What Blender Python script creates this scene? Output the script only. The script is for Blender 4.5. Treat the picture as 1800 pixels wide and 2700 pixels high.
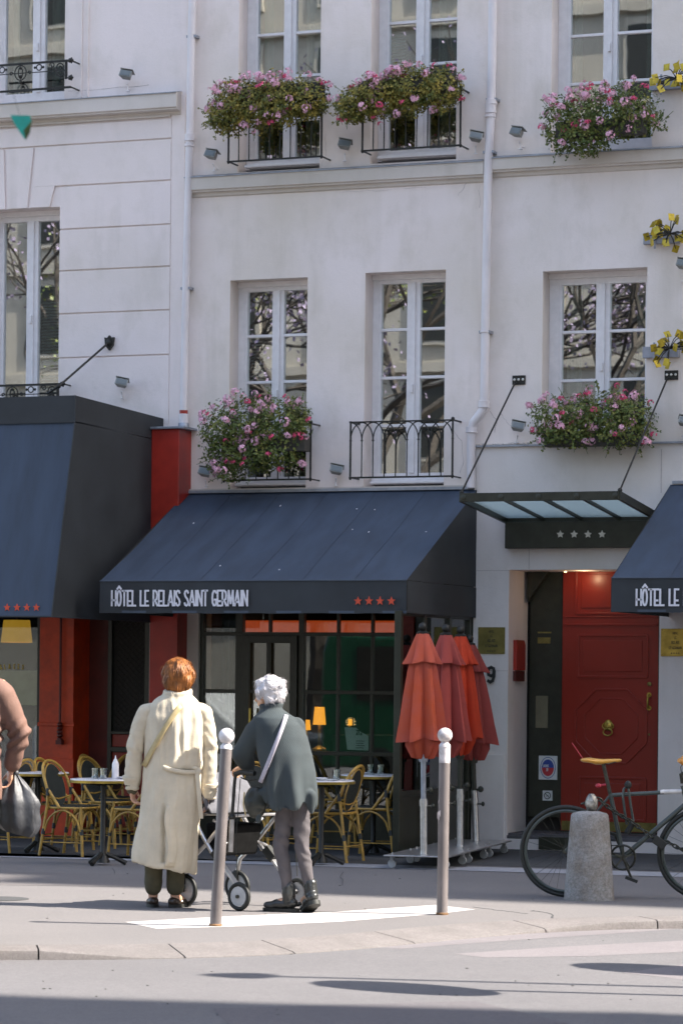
import bpy, bmesh, math, random
from mathutils import Vector, Matrix, noise
R=math.radians; PI=math.pi
sc=bpy.context.scene
for o in list(bpy.data.objects): bpy.data.objects.remove(o)
# ---------------------------------------------------------------- camera, sky, sun, exposure
FPX=8000.; HY=1800.; CAMH=1.5; TH=R(21.5); ROLL=.010
DV=Vector((-math.sin(TH),math.cos(TH),0)); RV=Vector((math.cos(TH),math.sin(TH),0))
CX,CY=8.9,-26.191
cam=bpy.data.cameras.new('camera'); camo=bpy.data.objects.new('camera',cam); sc.collection.objects.link(camo)
cam.sensor_fit='HORIZONTAL'; cam.sensor_width=36; cam.lens=36*FPX/1800; cam.shift_y=450/1800; cam.clip_end=600
camo.matrix_world=Matrix.Translation((CX,CY,CAMH))@Matrix.Rotation(TH,4,'Z')@Matrix.Rotation(R(90),4,'X')@Matrix.Rotation(ROLL,4,'Z')
cam.dof.use_dof=True; cam.dof.focus_distance=22; cam.dof.aperture_fstop=9
sc.camera=camo
sc.render.engine='CYCLES'; sc.render.resolution_x=682; sc.render.resolution_y=1024
SAZ=R(12); SEL=R(45)
SUN=Vector((math.cos(SAZ)*math.cos(SEL),math.sin(SAZ)*math.cos(SEL),math.sin(SEL)))
w=bpy.data.worlds.new('World'); sc.world=w; w.use_nodes=True; nt=w.node_tree; nt.nodes.clear()
wo=nt.nodes.new('ShaderNodeOutputWorld'); bg=nt.nodes.new('ShaderNodeBackground'); sk=nt.nodes.new('ShaderNodeTexSky')
hs=nt.nodes.new('ShaderNodeHueSaturation'); hs.inputs['Saturation'].default_value=.84
sk.sky_type='NISHITA'; sk.sun_disc=False; sk.sun_elevation=SEL; sk.sun_rotation=R(90)-SAZ; sk.dust_density=2.2
bg.inputs[1].default_value=.15
nt.links.new(sk.outputs[0],hs.inputs['Color']); nt.links.new(hs.outputs[0],bg.inputs[0]); nt.links.new(bg.outputs[0],wo.inputs[0])
sl=bpy.data.lights.new('sun','SUN'); sl.energy=4.7; sl.angle=R(.5); sl.color=(1,.93,.84)
so=bpy.data.objects.new('sun',sl); sc.collection.objects.link(so); so.rotation_euler=(-SUN).to_track_quat('-Z','Y').to_euler()
vs=sc.view_settings; vs.view_transform='Standard'; vs.look='None'; vs.gamma=1; vs.exposure=1.7
# ---------------------------------------------------------------- pixel of the photograph -> place
def ray(x,y):
    X=x-900; Y=y-HY; c,s=math.cos(ROLL),math.sin(ROLL)
    X,Y=X*c+Y*s,-X*s+Y*c
    return DV+RV*(X/FPX)+Vector((0,0,-Y/FPX))
def P(x,y,d=0):
    r=ray(x,y); t=(-d-CY)/r.y; return (CX+t*r.x, CAMH+t*r.z)
def G(x,y,z=0):
    r=ray(x,y); t=(z-CAMH)/r.z; return Vector((CX+t*r.x,CY+t*r.y,z))
def W(x,y,d=0):
    u,z=P(x,y,d); return Vector((u,-d,z))
def dsolve(x,y,X):
    r=ray(x,y); t=(X-CX)/r.x; return -(CY+t*r.y)
# ---------------------------------------------------------------- mesh builder
class MB:
    def __init__(s): s.v=[]; s.f=[]
    def add(s,vs,fs):
        n=len(s.v); s.v+= [tuple(v) for v in vs]; s.f+=[tuple(i+n for i in f) for f in fs]; return s
    def box(s,x0,x1,y0,y1,z0,z1):
        return s.add([(x0,y0,z0),(x1,y0,z0),(x1,y1,z0),(x0,y1,z0),(x0,y0,z1),(x1,y0,z1),(x1,y1,z1),(x0,y1,z1)],
          [(0,3,2,1),(4,5,6,7),(0,1,5,4),(1,2,6,5),(2,3,7,6),(3,0,4,7)])
    def cbox(s,c,h,m=None):
        m=m or Matrix.Identity(3); c=Vector(c)
        vs=[c+m@Vector((a*h[0],b*h[1],e*h[2])) for e in (-1,1) for a,b in ((-1,-1),(1,-1),(1,1),(-1,1))]
        return s.add(vs,[(0,3,2,1),(4,5,6,7),(0,1,5,4),(1,2,6,5),(2,3,7,6),(3,0,4,7)])
    def poly(s,pts): return s.add(pts,[tuple(range(len(pts)))])
    def prism(s,pts,off):
        pts=[Vector(p) for p in pts]; off=Vector(off); n=len(pts)
        return s.add(pts+[p+off for p in pts],[tuple(range(n))[::-1],tuple(range(n,2*n))]+[(i,(i+1)%n,n+(i+1)%n,n+i) for i in range(n)])
    def bar(s,a,b,w,h,up=(0,0,1)):
        a=Vector(a);b=Vector(b);d=(b-a); L=d.length
        if L<1e-6: return s
        d/=L; u=Vector(up); x=d.cross(u)
        if x.length<1e-4: x=d.cross(Vector((0,1,0)))
        x.normalize(); u=x.cross(d)
        vs=[p+x*(i*w/2)+u*(j*h/2) for p in (a,b) for i,j in ((-1,-1),(1,-1),(1,1),(-1,1))]
        return s.add(vs,[(0,3,2,1),(4,5,6,7),(0,1,5,4),(1,2,6,5),(2,3,7,6),(3,0,4,7)])
    def tube(s,pts,r,seg=8,closed=False):
        pts=[Vector(p) for p in pts]; n=len(pts)
        rs=r if isinstance(r,(list,tuple)) else [r]*n
        prev=None; rings=[]
        for i,p in enumerate(pts):
            if closed: t=pts[(i+1)%n]-pts[i-1]
            else: t=pts[min(i+1,n-1)]-pts[max(i-1,0)]
            if t.length<1e-9: t=Vector((0,0,1))
            t.normalize()
            if prev is None:
                a=Vector((0,0,1)) if abs(t.z)<.9 else Vector((1,0,0)); x=t.cross(a).normalized()
            else:
                x=(prev-t*prev.dot(t))
                x=x.normalized() if x.length>1e-6 else t.cross(Vector((0,0,1))).normalized()
            prev=x; y=t.cross(x)
            rings.append([p+(x*math.cos(2*PI*k/seg)+y*math.sin(2*PI*k/seg))*rs[i] for k in range(seg)])
        vs=[v for q in rings for v in q]; fs=[]
        m=n if closed else n-1
        for i in range(m):
            j=(i+1)%n
            for k in range(seg):
                l=(k+1)%seg; fs.append((i*seg+k,i*seg+l,j*seg+l,j*seg+k))
        if not closed: fs+= [tuple(range(seg))[::-1],tuple((n-1)*seg+k for k in range(seg))]
        return s.add(vs,fs)
    def loft(s,rings,cap=True):
        n=len(rings[0]); vs=[v for q in rings for v in q]; fs=[]
        for i in range(len(rings)-1):
            for k in range(n):
                l=(k+1)%n; fs.append((i*n+k,i*n+l,(i+1)*n+l,(i+1)*n+k))
        if cap: fs+=[tuple(range(n))[::-1],tuple((len(rings)-1)*n+k for k in range(n))]
        return s.add(vs,fs)
    def lathe(s,prof,c=(0,0,0),seg=20,m=None):
        m=m or Matrix.Identity(3); c=Vector(c)
        return s.loft([[c+m@Vector((r*math.cos(2*PI*k/seg),r*math.sin(2*PI*k/seg),z)) for k in range(seg)] for r,z in prof])
    def ell(s,c,r,seg=14,rings=9,m=None):
        if not isinstance(r,(tuple,list)): r=(r,r,r)
        m=m or Matrix.Identity(3); c=Vector(c)
        out=[]
        for i in range(rings+1):
            a=-PI/2+PI*i/rings; a=max(-PI/2+.02,min(PI/2-.02,a))
            out.append([c+m@Vector((r[0]*math.cos(a)*math.cos(2*PI*k/seg),r[1]*math.cos(a)*math.sin(2*PI*k/seg),r[2]*math.sin(a))) for k in range(seg)])
        return s.loft(out)
    def cap(s,a,b,r0,r1,seg=12):
        a=Vector(a);b=Vector(b);t=(b-a).normalized()
        q=t.to_track_quat('Z','Y').to_matrix(); L=(b-a).length; prof=[]
        for i in range(5):
            an=-PI/2+.05+(PI/2-.05)*i/4; prof.append((r0*math.cos(an),r0*math.sin(an)))
        for i in range(5):
            an=(PI/2-.05)*i/4; prof.append((r1*math.cos(an),L+r1*math.sin(an)))
        return s.lathe(prof,a,seg,q)
    def chain(s,pts,rs,seg=12):
        for i in range(len(pts)-1): s.cap(pts[i],pts[i+1],rs[i],rs[i+1],seg)
        return s
    def xf(s,m):
        s.v=[tuple(m@Vector(v)) for v in s.v]; return s
    def mesh(s,name):
        me=bpy.data.meshes.new(name); me.from_pydata(s.v,[],s.f); me.update(); return me
SM=R(35)
def obj(name,mb,mat,parent=None,smooth=True,bev=0):
    me=mb if isinstance(mb,bpy.types.Mesh) else mb.mesh(name)
    if mat: me.materials.clear(); me.materials.append(mat)
    o=bpy.data.objects.new(name,me); sc.collection.objects.link(o)
    if smooth:
        me.polygons.foreach_set('use_smooth',[True]*len(me.polygons))
        try: me.set_sharp_from_angle(angle=SM)
        except Exception: pass
    if bev:
        b=o.modifiers.new('bevel','BEVEL'); b.width=bev; b.segments=2; b.limit_method='ANGLE'; b.angle_limit=R(40)
    if parent:
        o.parent=parent; o.matrix_parent_inverse=Matrix.Translation(parent.location).inverted()
    return o
def tag(o,label,cat,group=None,kind=None):
    o['label']=label; o['category']=cat
    if group: o['group']=group
    if kind: o['kind']=kind
    return o
def thing(name,label,cat,loc=(0,0,0),group=None):
    o=bpy.data.objects.new(name,None); sc.collection.objects.link(o); o.location=loc; o.empty_display_size=.1
    return tag(o,label,cat,group)
def place(root,loc,rz=0,tilt=None,scale=None):
    root.location=loc; root.rotation_euler=(tilt[0] if tilt else 0,tilt[1] if tilt else 0,rz)
    if scale: root.scale=(scale,)*3
def dup(root,loc,rz,label,group=None,tilt=None,scale=None):
    r=root.copy(); sc.collection.objects.link(r); r['label']=label
    if group: r['group']=group
    for ch in list(root.children):
        c=ch.copy(); sc.collection.objects.link(c); c.parent=r
        for g in list(ch.children):
            e=g.copy(); sc.collection.objects.link(e); e.parent=c
    place(r,loc,rz,tilt,scale); return r
def struct(name,mb,mat,bev=0,smooth=False):
    o=obj(name,mb,mat,None,smooth,bev); o['kind']='structure'; return o
# ---------------------------------------------------------------- materials
def M(name,col,rough=.6,metal=0,ns=0,na=.12,bump=0,bs=60,spec=.5,emit=None,stretch=(1,1,1),detail=6,col2=None,coat=0,rot=None):
    m=bpy.data.materials.new(name); m.use_nodes=True; n=m.node_tree; b=n.nodes['Principled BSDF']; L=n.links.new
    b.inputs['Base Color'].default_value=(*col,1); b.inputs['Roughness'].default_value=rough; b.inputs['Metallic'].default_value=metal
    b.inputs['Specular IOR Level'].default_value=spec
    if coat: b.inputs['Coat Weight'].default_value=coat; b.inputs['Coat Roughness'].default_value=.15
    if emit: b.inputs['Emission Color'].default_value=(*emit[0],1); b.inputs['Emission Strength'].default_value=emit[1]
    tc=n.nodes.new('ShaderNodeTexCoord'); mp=n.nodes.new('ShaderNodeMapping'); L(tc.outputs['Object'],mp.inputs[0]); mp.inputs['Scale'].default_value=stretch
    if rot: mp.inputs['Rotation'].default_value=rot
    if ns:
        t=n.nodes.new('ShaderNodeTexNoise'); t.inputs['Scale'].default_value=ns; t.inputs['Detail'].default_value=detail; t.inputs['Roughness'].default_value=.6
        L(mp.outputs[0],t.inputs[0]); cr=n.nodes.new('ShaderNodeValToRGB'); L(t.outputs[0],cr.inputs[0])
        a=col2 or tuple(c*(1-na*2) for c in col)
        hi=col if col2 else tuple(min(1,c*(1+na*.6)) for c in col)
        cr.color_ramp.elements[0].position=.32; cr.color_ramp.elements[0].color=(*a,1)
        cr.color_ramp.elements[1].position=.66; cr.color_ramp.elements[1].color=(*hi,1)
        L(cr.outputs[0],b.inputs['Base Color'])
        ma=n.nodes.new('ShaderNodeMapRange'); L(t.outputs[0],ma.inputs[0]); ma.inputs[3].default_value=max(0,rough-.08); ma.inputs[4].default_value=min(1,rough+.1); L(ma.outputs[0],b.inputs['Roughness'])
    if bump:
        t2=n.nodes.new('ShaderNodeTexNoise'); t2.inputs['Scale'].default_value=bs; t2.inputs['Detail'].default_value=4
        L(mp.outputs[0],t2.inputs[0]); bp=n.nodes.new('ShaderNodeBump'); bp.inputs['Strength'].default_value=bump; bp.inputs['Distance'].default_value=.01
        L(t2.outputs[0],bp.inputs['Height']); L(bp.outputs[0],b.inputs['Normal'])
    return m
def plaster(name,col,stain,amt=.5,streak=True):
    """painted render: base colour, big soft weathering patches, rain streaks, trowel bump"""
    m=bpy.data.materials.new(name); m.use_nodes=True; n=m.node_tree; b=n.nodes['Principled BSDF']; L=n.links.new
    tc=n.nodes.new('ShaderNodeTexCoord'); b.inputs['Roughness'].default_value=.85; b.inputs['Specular IOR Level'].default_value=.25
    def nz(scale,st,det=5,ro=.55):
        mp=n.nodes.new('ShaderNodeMapping'); mp.inputs['Scale'].default_value=st; L(tc.outputs['Object'],mp.inputs[0])
        t=n.nodes.new('ShaderNodeTexNoise'); t.inputs['Scale'].default_value=scale; t.inputs['Detail'].default_value=det; t.inputs['Roughness'].default_value=ro; L(mp.outputs[0],t.inputs[0]); return t.outputs[0]
    def ramp(x,a,c):
        r=n.nodes.new('ShaderNodeMapRange'); L(x,r.inputs[0]); r.inputs[1].default_value=a; r.inputs[2].default_value=c; return r.outputs[0]
    def mix(f,a,c):
        x=n.nodes.new('ShaderNodeMix'); x.data_type='RGBA'; L(f,x.inputs[0])
        for s,v in ((6,a),(7,c)):
            if isinstance(v,tuple): x.inputs[s].default_value=(*v,1)
            else: L(v,x.inputs[s])
        return x.outputs[2]
    def mul(a,k):
        x=n.nodes.new('ShaderNodeMath'); x.operation='MULTIPLY'; L(a,x.inputs[0])
        if isinstance(k,float): x.inputs[1].default_value=k
        else: L(k,x.inputs[1])
        return x.outputs[0]
    c=mix(mul(ramp(nz(.7,(1,1,1),4),.42,.68),.55*amt),col,stain)
    c=mix(mul(ramp(nz(3.1,(1,1,.6),6,.65),.5,.75),.35*amt),c,tuple(v*.86 for v in stain))
    if streak: c=mix(mul(mul(ramp(nz(5,(1,1,.07),5),.52,.8),ramp(nz(1.3,(1,1,1),3),.4,.7)),.5*amt),c,tuple(v*.78 for v in stain))
    c=mix(mul(ramp(nz(60,(1,1,1),3),.45,.8),.10),c,tuple(v*.7 for v in col))
    L(c,b.inputs['Base Color'])
    bp=n.nodes.new('ShaderNodeBump'); bp.inputs['Strength'].default_value=.35; bp.inputs['Distance'].default_value=.012
    ad=n.nodes.new('ShaderNodeMath'); L(nz(9,(1,1,1),6,.6),ad.inputs[0]); L(mul(nz(90,(1,1,1),3),.25),ad.inputs[1]); L(ad.outputs[0],bp.inputs['Height']); L(bp.outputs[0],b.inputs['Normal'])
    return m
def glassmat(name,refl=.3,tint=(1,1,1),rough=.01,wav=.0035):
    m=bpy.data.materials.new(name); m.use_nodes=True; n=m.node_tree; n.nodes.clear(); L=n.links.new
    o=n.nodes.new('ShaderNodeOutputMaterial'); mx=n.nodes.new('ShaderNodeMixShader'); g=n.nodes.new('ShaderNodeBsdfGlossy'); t=n.nodes.new('ShaderNodeBsdfTransparent')
    g.inputs['Roughness'].default_value=rough; g.inputs['Color'].default_value=(*tint,1); t.inputs['Color'].default_value=(.82,.88,.86,1)
    fr=n.nodes.new('ShaderNodeFresnel'); fr.inputs['IOR'].default_value=1.5
    mr=n.nodes.new('ShaderNodeMapRange'); L(fr.outputs[0],mr.inputs[0]); mr.inputs[1].default_value=0; mr.inputs[2].default_value=1; mr.inputs[3].default_value=refl; mr.inputs[4].default_value=1
    tc=n.nodes.new('ShaderNodeTexCoord'); nz=n.nodes.new('ShaderNodeTexNoise'); nz.inputs['Scale'].default_value=3.5; nz.inputs['Detail'].default_value=1; L(tc.outputs['Object'],nz.inputs[0])
    bp=n.nodes.new('ShaderNodeBump'); bp.inputs['Strength'].default_value=wav; bp.inputs['Distance'].default_value=.1; L(nz.outputs[0],bp.inputs['Height']); L(bp.outputs[0],g.inputs['Normal'])
    L(mr.outputs[0],mx.inputs[0]); L(t.outputs[0],mx.inputs[1]); L(g.outputs[0],mx.inputs[2]); L(mx.outputs[0],o.inputs[0]); return m
m_wall=plaster('facade plaster',(.85,.755,.715),(.69,.61,.51),1.4)
m_wall2=plaster('rusticated plaster',(.85,.755,.725),(.70,.63,.55),1.3)
m_wall3=plaster('entrance plaster',(.84,.755,.715),(.68,.61,.52),1.4)
m_stone=plaster('limestone cladding',(.77,.71,.68),(.62,.56,.48),1)
m_corn=plaster('cornice stone',(.66,.60,.55),(.50,.45,.36),1.0)
m_groove=M('dark joint plaster',(.50,.44,.42),.9,ns=8,na=.1)  # darker plaster for stone joints and wall cracks
m_zinc=M('zinc flashing',(.36,.38,.42),.45,.6,ns=9,na=.15)
m_white=M('window white paint',(.80,.765,.76),.4,ns=14,na=.04,bump=.05,bs=30)
m_pipe=M('downpipe paint',(.76,.71,.71),.45,ns=7,na=.07,stretch=(1,1,.3),bump=.08,bs=25)
m_iron=M('wrought iron',(.025,.024,.02),.45,.3,ns=30,na=.2)
m_dark=M('dark shopfront paint',(.028,.03,.018),.35,ns=12,na=.15)
m_steel=M('canopy dark steel',(.035,.036,.024),.4,.2,ns=10,na=.15)
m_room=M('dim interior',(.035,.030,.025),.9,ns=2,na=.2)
m_win=glassmat('window glass',.36,rough=.006,wav=.0012); m_shop=glassmat('shop glass',.052,wav=.002); m_scr=glassmat('screen glass',.07,wav=.001)
m_clear=glassmat('clear drinking glass',.12)
m_awn=M('blue awning canvas',(.042,.060,.093),.75,ns=2.2,na=.13,bump=.12,bs=220,stretch=(3,1,.6),detail=4)
m_awnd=M('dark valence canvas',(.032,.036,.04),.75,ns=3,na=.15,bump=.1,bs=220)
m_letter=M('white lettering paint',(.72,.70,.74),.6,ns=40,na=.05)
m_redstar=M('red star print',(.62,.07,.025),.6,ns=40,na=.05)
m_silver=M('silver star metal',(.62,.62,.58),.35,.7,ns=30,na=.08)
m_red=M('red lacquer',(.27,.017,.005),.36,ns=3,na=.05,coat=.06)
m_redw=M('red painted wood',(.38,.024,.012),.4,ns=5,na=.12,bump=.12,bs=14,coat=.1)
m_orange=M('orange red painted pilaster',(.62,.06,.010),.45,ns=6,na=.15,bump=.1,bs=18)
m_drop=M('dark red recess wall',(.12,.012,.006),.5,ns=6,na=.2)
m_brass=M('brass',(.52,.37,.08),.35,.75,ns=9,na=.2)
m_brassd=M('dull brass plate',(.24,.20,.06),.4,.6,ns=9,na=.2)
m_lamp=M('lit lamp shade',(.8,.5,.1),.7,emit=((1,.36,.03),.45),ns=20,na=.1,stretch=(6,6,.3))
m_lamp2=M('yellow lamp shade',(.70,.42,.05),.7,emit=((1,.5,.05),.12),ns=9,na=.1)
m_rattan=M('yellow rattan cane',(.46,.27,.05),.42,ns=14,na=.22,bump=.1,bs=60)
m_weave=M('dark woven seat',(.022,.03,.028),.5,ns=160,na=.45,bump=.6,bs=170,detail=1)
m_tie=M('black cane binding',(.03,.035,.035),.5,ns=120,na=.3)
m_ttop=M('white table top',(.74,.72,.76),.25,ns=14,na=.05)
m_cloth=M('beige trench cotton',(.59,.515,.39),.85,ns=7,na=.07,bump=.25,bs=140)
m_strap=M('yellow strap leather',(.46,.36,.18),.55,ns=20,na=.08)
m_olive=M('olive trousers',(.075,.066,.036),.85,ns=12,na=.15,bump=.2,bs=160)
m_hair1=M('copper hair',(.36,.125,.024),.5,ns=26,na=.38,bump=.8,bs=60,stretch=(1,1,.18))
m_hair2=M('white hair',(.74,.71,.72),.55,ns=22,na=.16,bump=.8,bs=55,stretch=(1,1,.5))
m_skin=M('skin',(.56,.31,.20),.5,ns=18,na=.07)
m_skin2=M('older skin',(.58,.33,.20),.5,ns=18,na=.09)
m_shoe=M('dark brown shoe leather',(.045,.028,.018),.3,ns=14,na=.2)
m_boot=M('grey black boot leather',(.035,.036,.034),.28,ns=14,na=.2,bump=.12,bs=30)
m_pants=M('grey mauve trousers',(.095,.084,.088),.85,ns=14,na=.1,bump=.3,bs=140)
m_gstrap=M('grey webbing strap',(.40,.37,.42),.7,ns=60,na=.08)
m_blackbag=M('black leather bag',(.022,.024,.018),.45,ns=16,na=.2,bump=.15,bs=30)
m_jacket=M('dusty pink brown jacket',(.17,.092,.068),.8,ns=8,na=.08,bump=.2,bs=120)
m_bin=M('grey black bin liner',(.04,.042,.048),.5,ns=9,na=.3,bump=.4,bs=18)
m_alu=M('brushed aluminium',(.58,.57,.56),.3,.85,ns=18,na=.12)
m_rub=M('black rubber',(.018,.019,.016),.6,ns=30,na=.2)
m_wheelg=M('grey wheel plastic',(.42,.42,.42),.45,ns=20,na=.08)
m_blackf=M('black nylon',(.008,.008,.008),.85,spec=.1,ns=20,na=.25)
m_greyf=M('grey jacket cloth',(.11,.11,.125),.8,ns=9,na=.14,bump=.3,bs=30)
m_bike=M('dark green grey bicycle paint',(.055,.068,.06),.38,ns=14,na=.15,coat=.2)
m_saddle=M('tan yellow saddle leather',(.62,.31,.045),.3,ns=16,na=.1,coat=.3)
m_grip=M('orange tan grip',(.60,.27,.06),.5,ns=16,na=.1)
m_tape=M('white tape',(.66,.64,.62),.55,ns=20,na=.08)
m_steelc=M('chain steel',(.075,.075,.062),.35,.8,ns=30,na=.3)
m_pink=M('red plastic',(.45,.03,.05),.35,ns=20,na=.08)
m_foil=M('crumpled foil',(.36,.34,.30),.35,.6,ns=22,na=.45,bump=.8,bs=40)
m_fl=M('floodlight grey metal',(.26,.26,.235),.4,.4,ns=20,na=.12)
m_gold=M('yellow metal leaf',(.50,.37,.035),.35,.5,ns=20,na=.2)
m_grey=M('grey weathered metal',(.32,.33,.37),.5,.3,ns=9,na=.12)
m_teal=M('teal cloth',(.03,.50,.38),.6,ns=20,na=.15)
m_black=M('black paint print',(.02,.02,.018),.6,ns=30,na=.1)
m_paper=M('white paper',(.62,.63,.60),.8,ns=9,na=.06)
m_green=M('green van paint',(.004,.06,.026),.25,ns=3,na=.08,coat=.5)
m_carw=M('pale car paint',(.62,.64,.66),.25,ns=3,na=.04,coat=.5)
m_curt=M('pale green curtain',(.42,.47,.42),.85,ns=6,na=.12,stretch=(3,3,.3))
m_curtt=M('teal curtain',(.03,.24,.18),.8,ns=6,na=.15,stretch=(3,3,.3))
m_blind=M('white blind slats',(.62,.62,.6),.7,ns=6,na=.05)
m_planter=M('dark planter box',(.05,.045,.035),.7,ns=9,na=.2)
m_bark=M('tree bark',(.05,.042,.035),.9,ns=9,na=.3,bump=.4,bs=20)
m_stem=M('plant stem green',(.10,.14,.03),.7,ns=20,na=.2)
def leafmat(name,c1,c2,c3,sc_=7):
    m=bpy.data.materials.new(name); m.use_nodes=True; n=m.node_tree; b=n.nodes['Principled BSDF']; L=n.links.new
    tc=n.nodes.new('ShaderNodeTexCoord'); t=n.nodes.new('ShaderNodeTexNoise'); t.inputs['Scale'].default_value=sc_; t.inputs['Detail'].default_value=7; t.inputs['Roughness'].default_value=.75; L(tc.outputs['Object'],t.inputs[0])
    cr=n.nodes.new('ShaderNodeValToRGB'); L(t.outputs[0],cr.inputs[0]); e=cr.color_ramp.elements
    e[0].position=.36; e[0].color=(*c1,1); e[1].position=.68; e[1].color=(*c3,1); k=e.new(.5); k.color=(*c2,1)
    L(cr.outputs[0],b.inputs['Base Color']); b.inputs['Roughness'].default_value=.5; b.inputs['Specular IOR Level'].default_value=.3
    return m
m_leafy=leafmat('yellowing geranium leaves',(.05,.075,.014),(.16,.15,.028),(.46,.33,.06),11)
m_leafg=leafmat('green geranium leaves',(.036,.064,.014),(.10,.13,.028),(.28,.25,.06),11)
m_petp=M('pale pink petals',(.88,.50,.63),.6,ns=60,na=.2)
m_peth=M('hot pink petals',(.80,.10,.22),.6,ns=60,na=.25)
m_petl=M('lilac blossom',(.25,.21,.31),.7,ns=3,na=.3)
# ribbed knit
def knit():
    m=M('charcoal green ribbed knit',(.042,.054,.058),.9,ns=6,na=.12); n=m.node_tree; b=n.nodes['Principled BSDF']; L=n.links.new
    tc=n.nodes.new('ShaderNodeTexCoord'); mp=n.nodes.new('ShaderNodeMapping'); mp.inputs['Rotation'].default_value=(0,R(-32),0); L(tc.outputs['Object'],mp.inputs[0])
    wv=n.nodes.new('ShaderNodeTexWave'); wv.wave_type='BANDS'; wv.bands_direction='X'; wv.inputs['Scale'].default_value=30; wv.inputs['Distortion'].default_value=.6; wv.inputs['Detail'].default_value=1
    L(mp.outputs[0],wv.inputs[0]); bp=n.nodes.new('ShaderNodeBump'); bp.inputs['Strength'].default_value=.5; bp.inputs['Distance'].default_value=.003; L(wv.outputs[0],bp.inputs['Height']); L(bp.outputs[0],b.inputs['Normal']); return m
m_knit=knit()
def ground(name,c1,c2,speck,bump=.5,big=.6):
    m=bpy.data.materials.new(name); m.use_nodes=True; n=m.node_tree; b=n.nodes['Principled BSDF']; L=n.links.new
    tc=n.nodes.new('ShaderNodeTexCoord')
    def nz(s,d=5,ro=.6):
        t=n.nodes.new('ShaderNodeTexNoise'); t.inputs['Scale'].default_value=s; t.inputs['Detail'].default_value=d; t.inputs['Roughness'].default_value=ro; L(tc.outputs['Object'],t.inputs[0]); return t.outputs[0]
    def mx(f,a,c,fac):
        r=n.nodes.new('ShaderNodeMapRange'); L(f,r.inputs[0]); r.inputs[1].default_value=.4; r.inputs[2].default_value=.7; r.inputs[4].default_value=fac
        x=n.nodes.new('ShaderNodeMix'); x.data_type='RGBA'; L(r.outputs[0],x.inputs[0])
        for s,v in ((6,a),(7,c)):
            if isinstance(v,tuple): x.inputs[s].default_value=(*v,1)
            else: L(v,x.inputs[s])
        return x.outputs[2]
    c=mx(nz(big,6,.65),c1,c2,.9); c=mx(nz(130,3,.7),c,speck,.5); c=mx(nz(48,3,.75),c,tuple(v*.8 for v in speck),.45); c=mx(nz(14,5,.7),c,tuple(v*.72 for v in c1),.32)
    L(c,b.inputs['Base Color']); b.inputs['Roughness'].default_value=.9; b.inputs['Specular IOR Level'].default_value=.3
    bp=n.nodes.new('ShaderNodeBump'); bp.inputs['Strength'].default_value=bump; bp.inputs['Distance'].default_value=.008; L(nz(180,4,.7),bp.inputs['Height']); L(bp.outputs[0],b.inputs['Normal']); return m
m_asph=ground('road asphalt',(.152,.147,.149),(.185,.177,.178),(.09,.085,.09))
m_pave=ground('pavement asphalt',(.19,.177,.173),(.158,.149,.147),(.105,.10,.098))
m_kerb=ground('granite kerb',(.225,.205,.198),(.165,.152,.145),(.11,.10,.095),.9,4)
m_strip=ground('pale paving strip',(.36,.36,.38),(.31,.31,.33),(.18,.18,.19),.3,1.5)
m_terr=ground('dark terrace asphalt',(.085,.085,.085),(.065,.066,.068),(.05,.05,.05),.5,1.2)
m_paint=ground('worn white paint',(.54,.51,.49),(.38,.355,.345),(.30,.28,.27),.6,3)
m_wornp=ground('worn faded marking',(.215,.195,.198),(.175,.16,.166),(.14,.13,.135),.5,1.3)
m_boll=ground('bollard granite',(.42,.41,.40),(.19,.125,.06),(.05,.047,.043),1,5)
# ---------------------------------------------------------------- large structure: ground
random.seed(7)
RZ=-.055
kc=[(-30,-26),(-14,-18.5),(-6,-14.6),(-1.5,-12.55),(1.0,-11.28),(1.97,-10.62),(2.5,-9.78),(3.07,-8.20),(3.84,-7.32),(5.6,-6.3),(12,-4.9),(60,-4.0)]
def crs(pts,n=8):
    out=[]; p=[Vector(q) for q in pts]; p=[2*p[0]-p[1]]+p+[2*p[-1]-p[-2]]
    for i in range(1,len(p)-2):
        for k in range(n):
            t=k/n; a,b,c,d=p[i-1:i+3]
            out.append(.5*((2*b)+(c-a)*t+(2*a-5*b+4*c-d)*t*t+(3*b-a-3*c+d)*t**3))
    out.append(p[-2]); return out
kerbc=crs(kc,8)
b=MB(); b.box(-90,90,-100,60,RZ-.3,RZ); struct('road',b,m_asph)
def nrm(i,c):
    t=(c[min(i+1,len(c)-1)]-c[max(i-1,0)]).normalized(); return Vector((-t.y,t.x))
inner=[p+nrm(i,kerbc)*.32 for i,p in enumerate(kerbc)]
b=MB()
for i in range(len(inner)-1):
    a,c=inner[i],inner[i+1]
    b.add([(a.x,a.y,0),(c.x,c.y,0),(c.x,4,0),(a.x,4,0)],[(0,1,2,3)])
struct('pavement',b,m_pave)
def ktop(p):   # the kerb drops to the road at the crossing, x 1.5..3.2
    t=max(0,min(1,1-abs(p.x-2.35)/1.15)); return -.045*min(1,t*2.2)
b=MB(); seglen=0; start=0
def kerbstone(i0,i1):
    rings=[]
    for i in range(i0,i1+1):
        p=kerbc[i]; q=inner[i]; t=(kerbc[min(i+1,len(kerbc)-1)]-kerbc[max(i-1,0)]).normalized()
        sh=.005 if i==i0 else (-.005 if i==i1 else 0)
        p=p+t*sh; q=q+t*sh; h=ktop(p)+.003; n_=(q-p).normalized()
        rings.append([(q.x,q.y,RZ-.1),(q.x,q.y,.003),(p.x+n_.x*.03,p.y+n_.y*.03,h),(p.x+n_.x*.008,p.y+n_.y*.008,h-.008),(p.x,p.y,h-.028),(p.x-n_.x*.004,p.y-n_.y*.004,RZ-.1)])
    b.loft(rings)
i=0
while i<len(kerbc)-1:
    j=min(len(kerbc)-1,i+(6 if 20<i<80 else 3)); kerbstone(i,j); i=j
struct('kerb',b,m_kerb,smooth=True)
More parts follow.
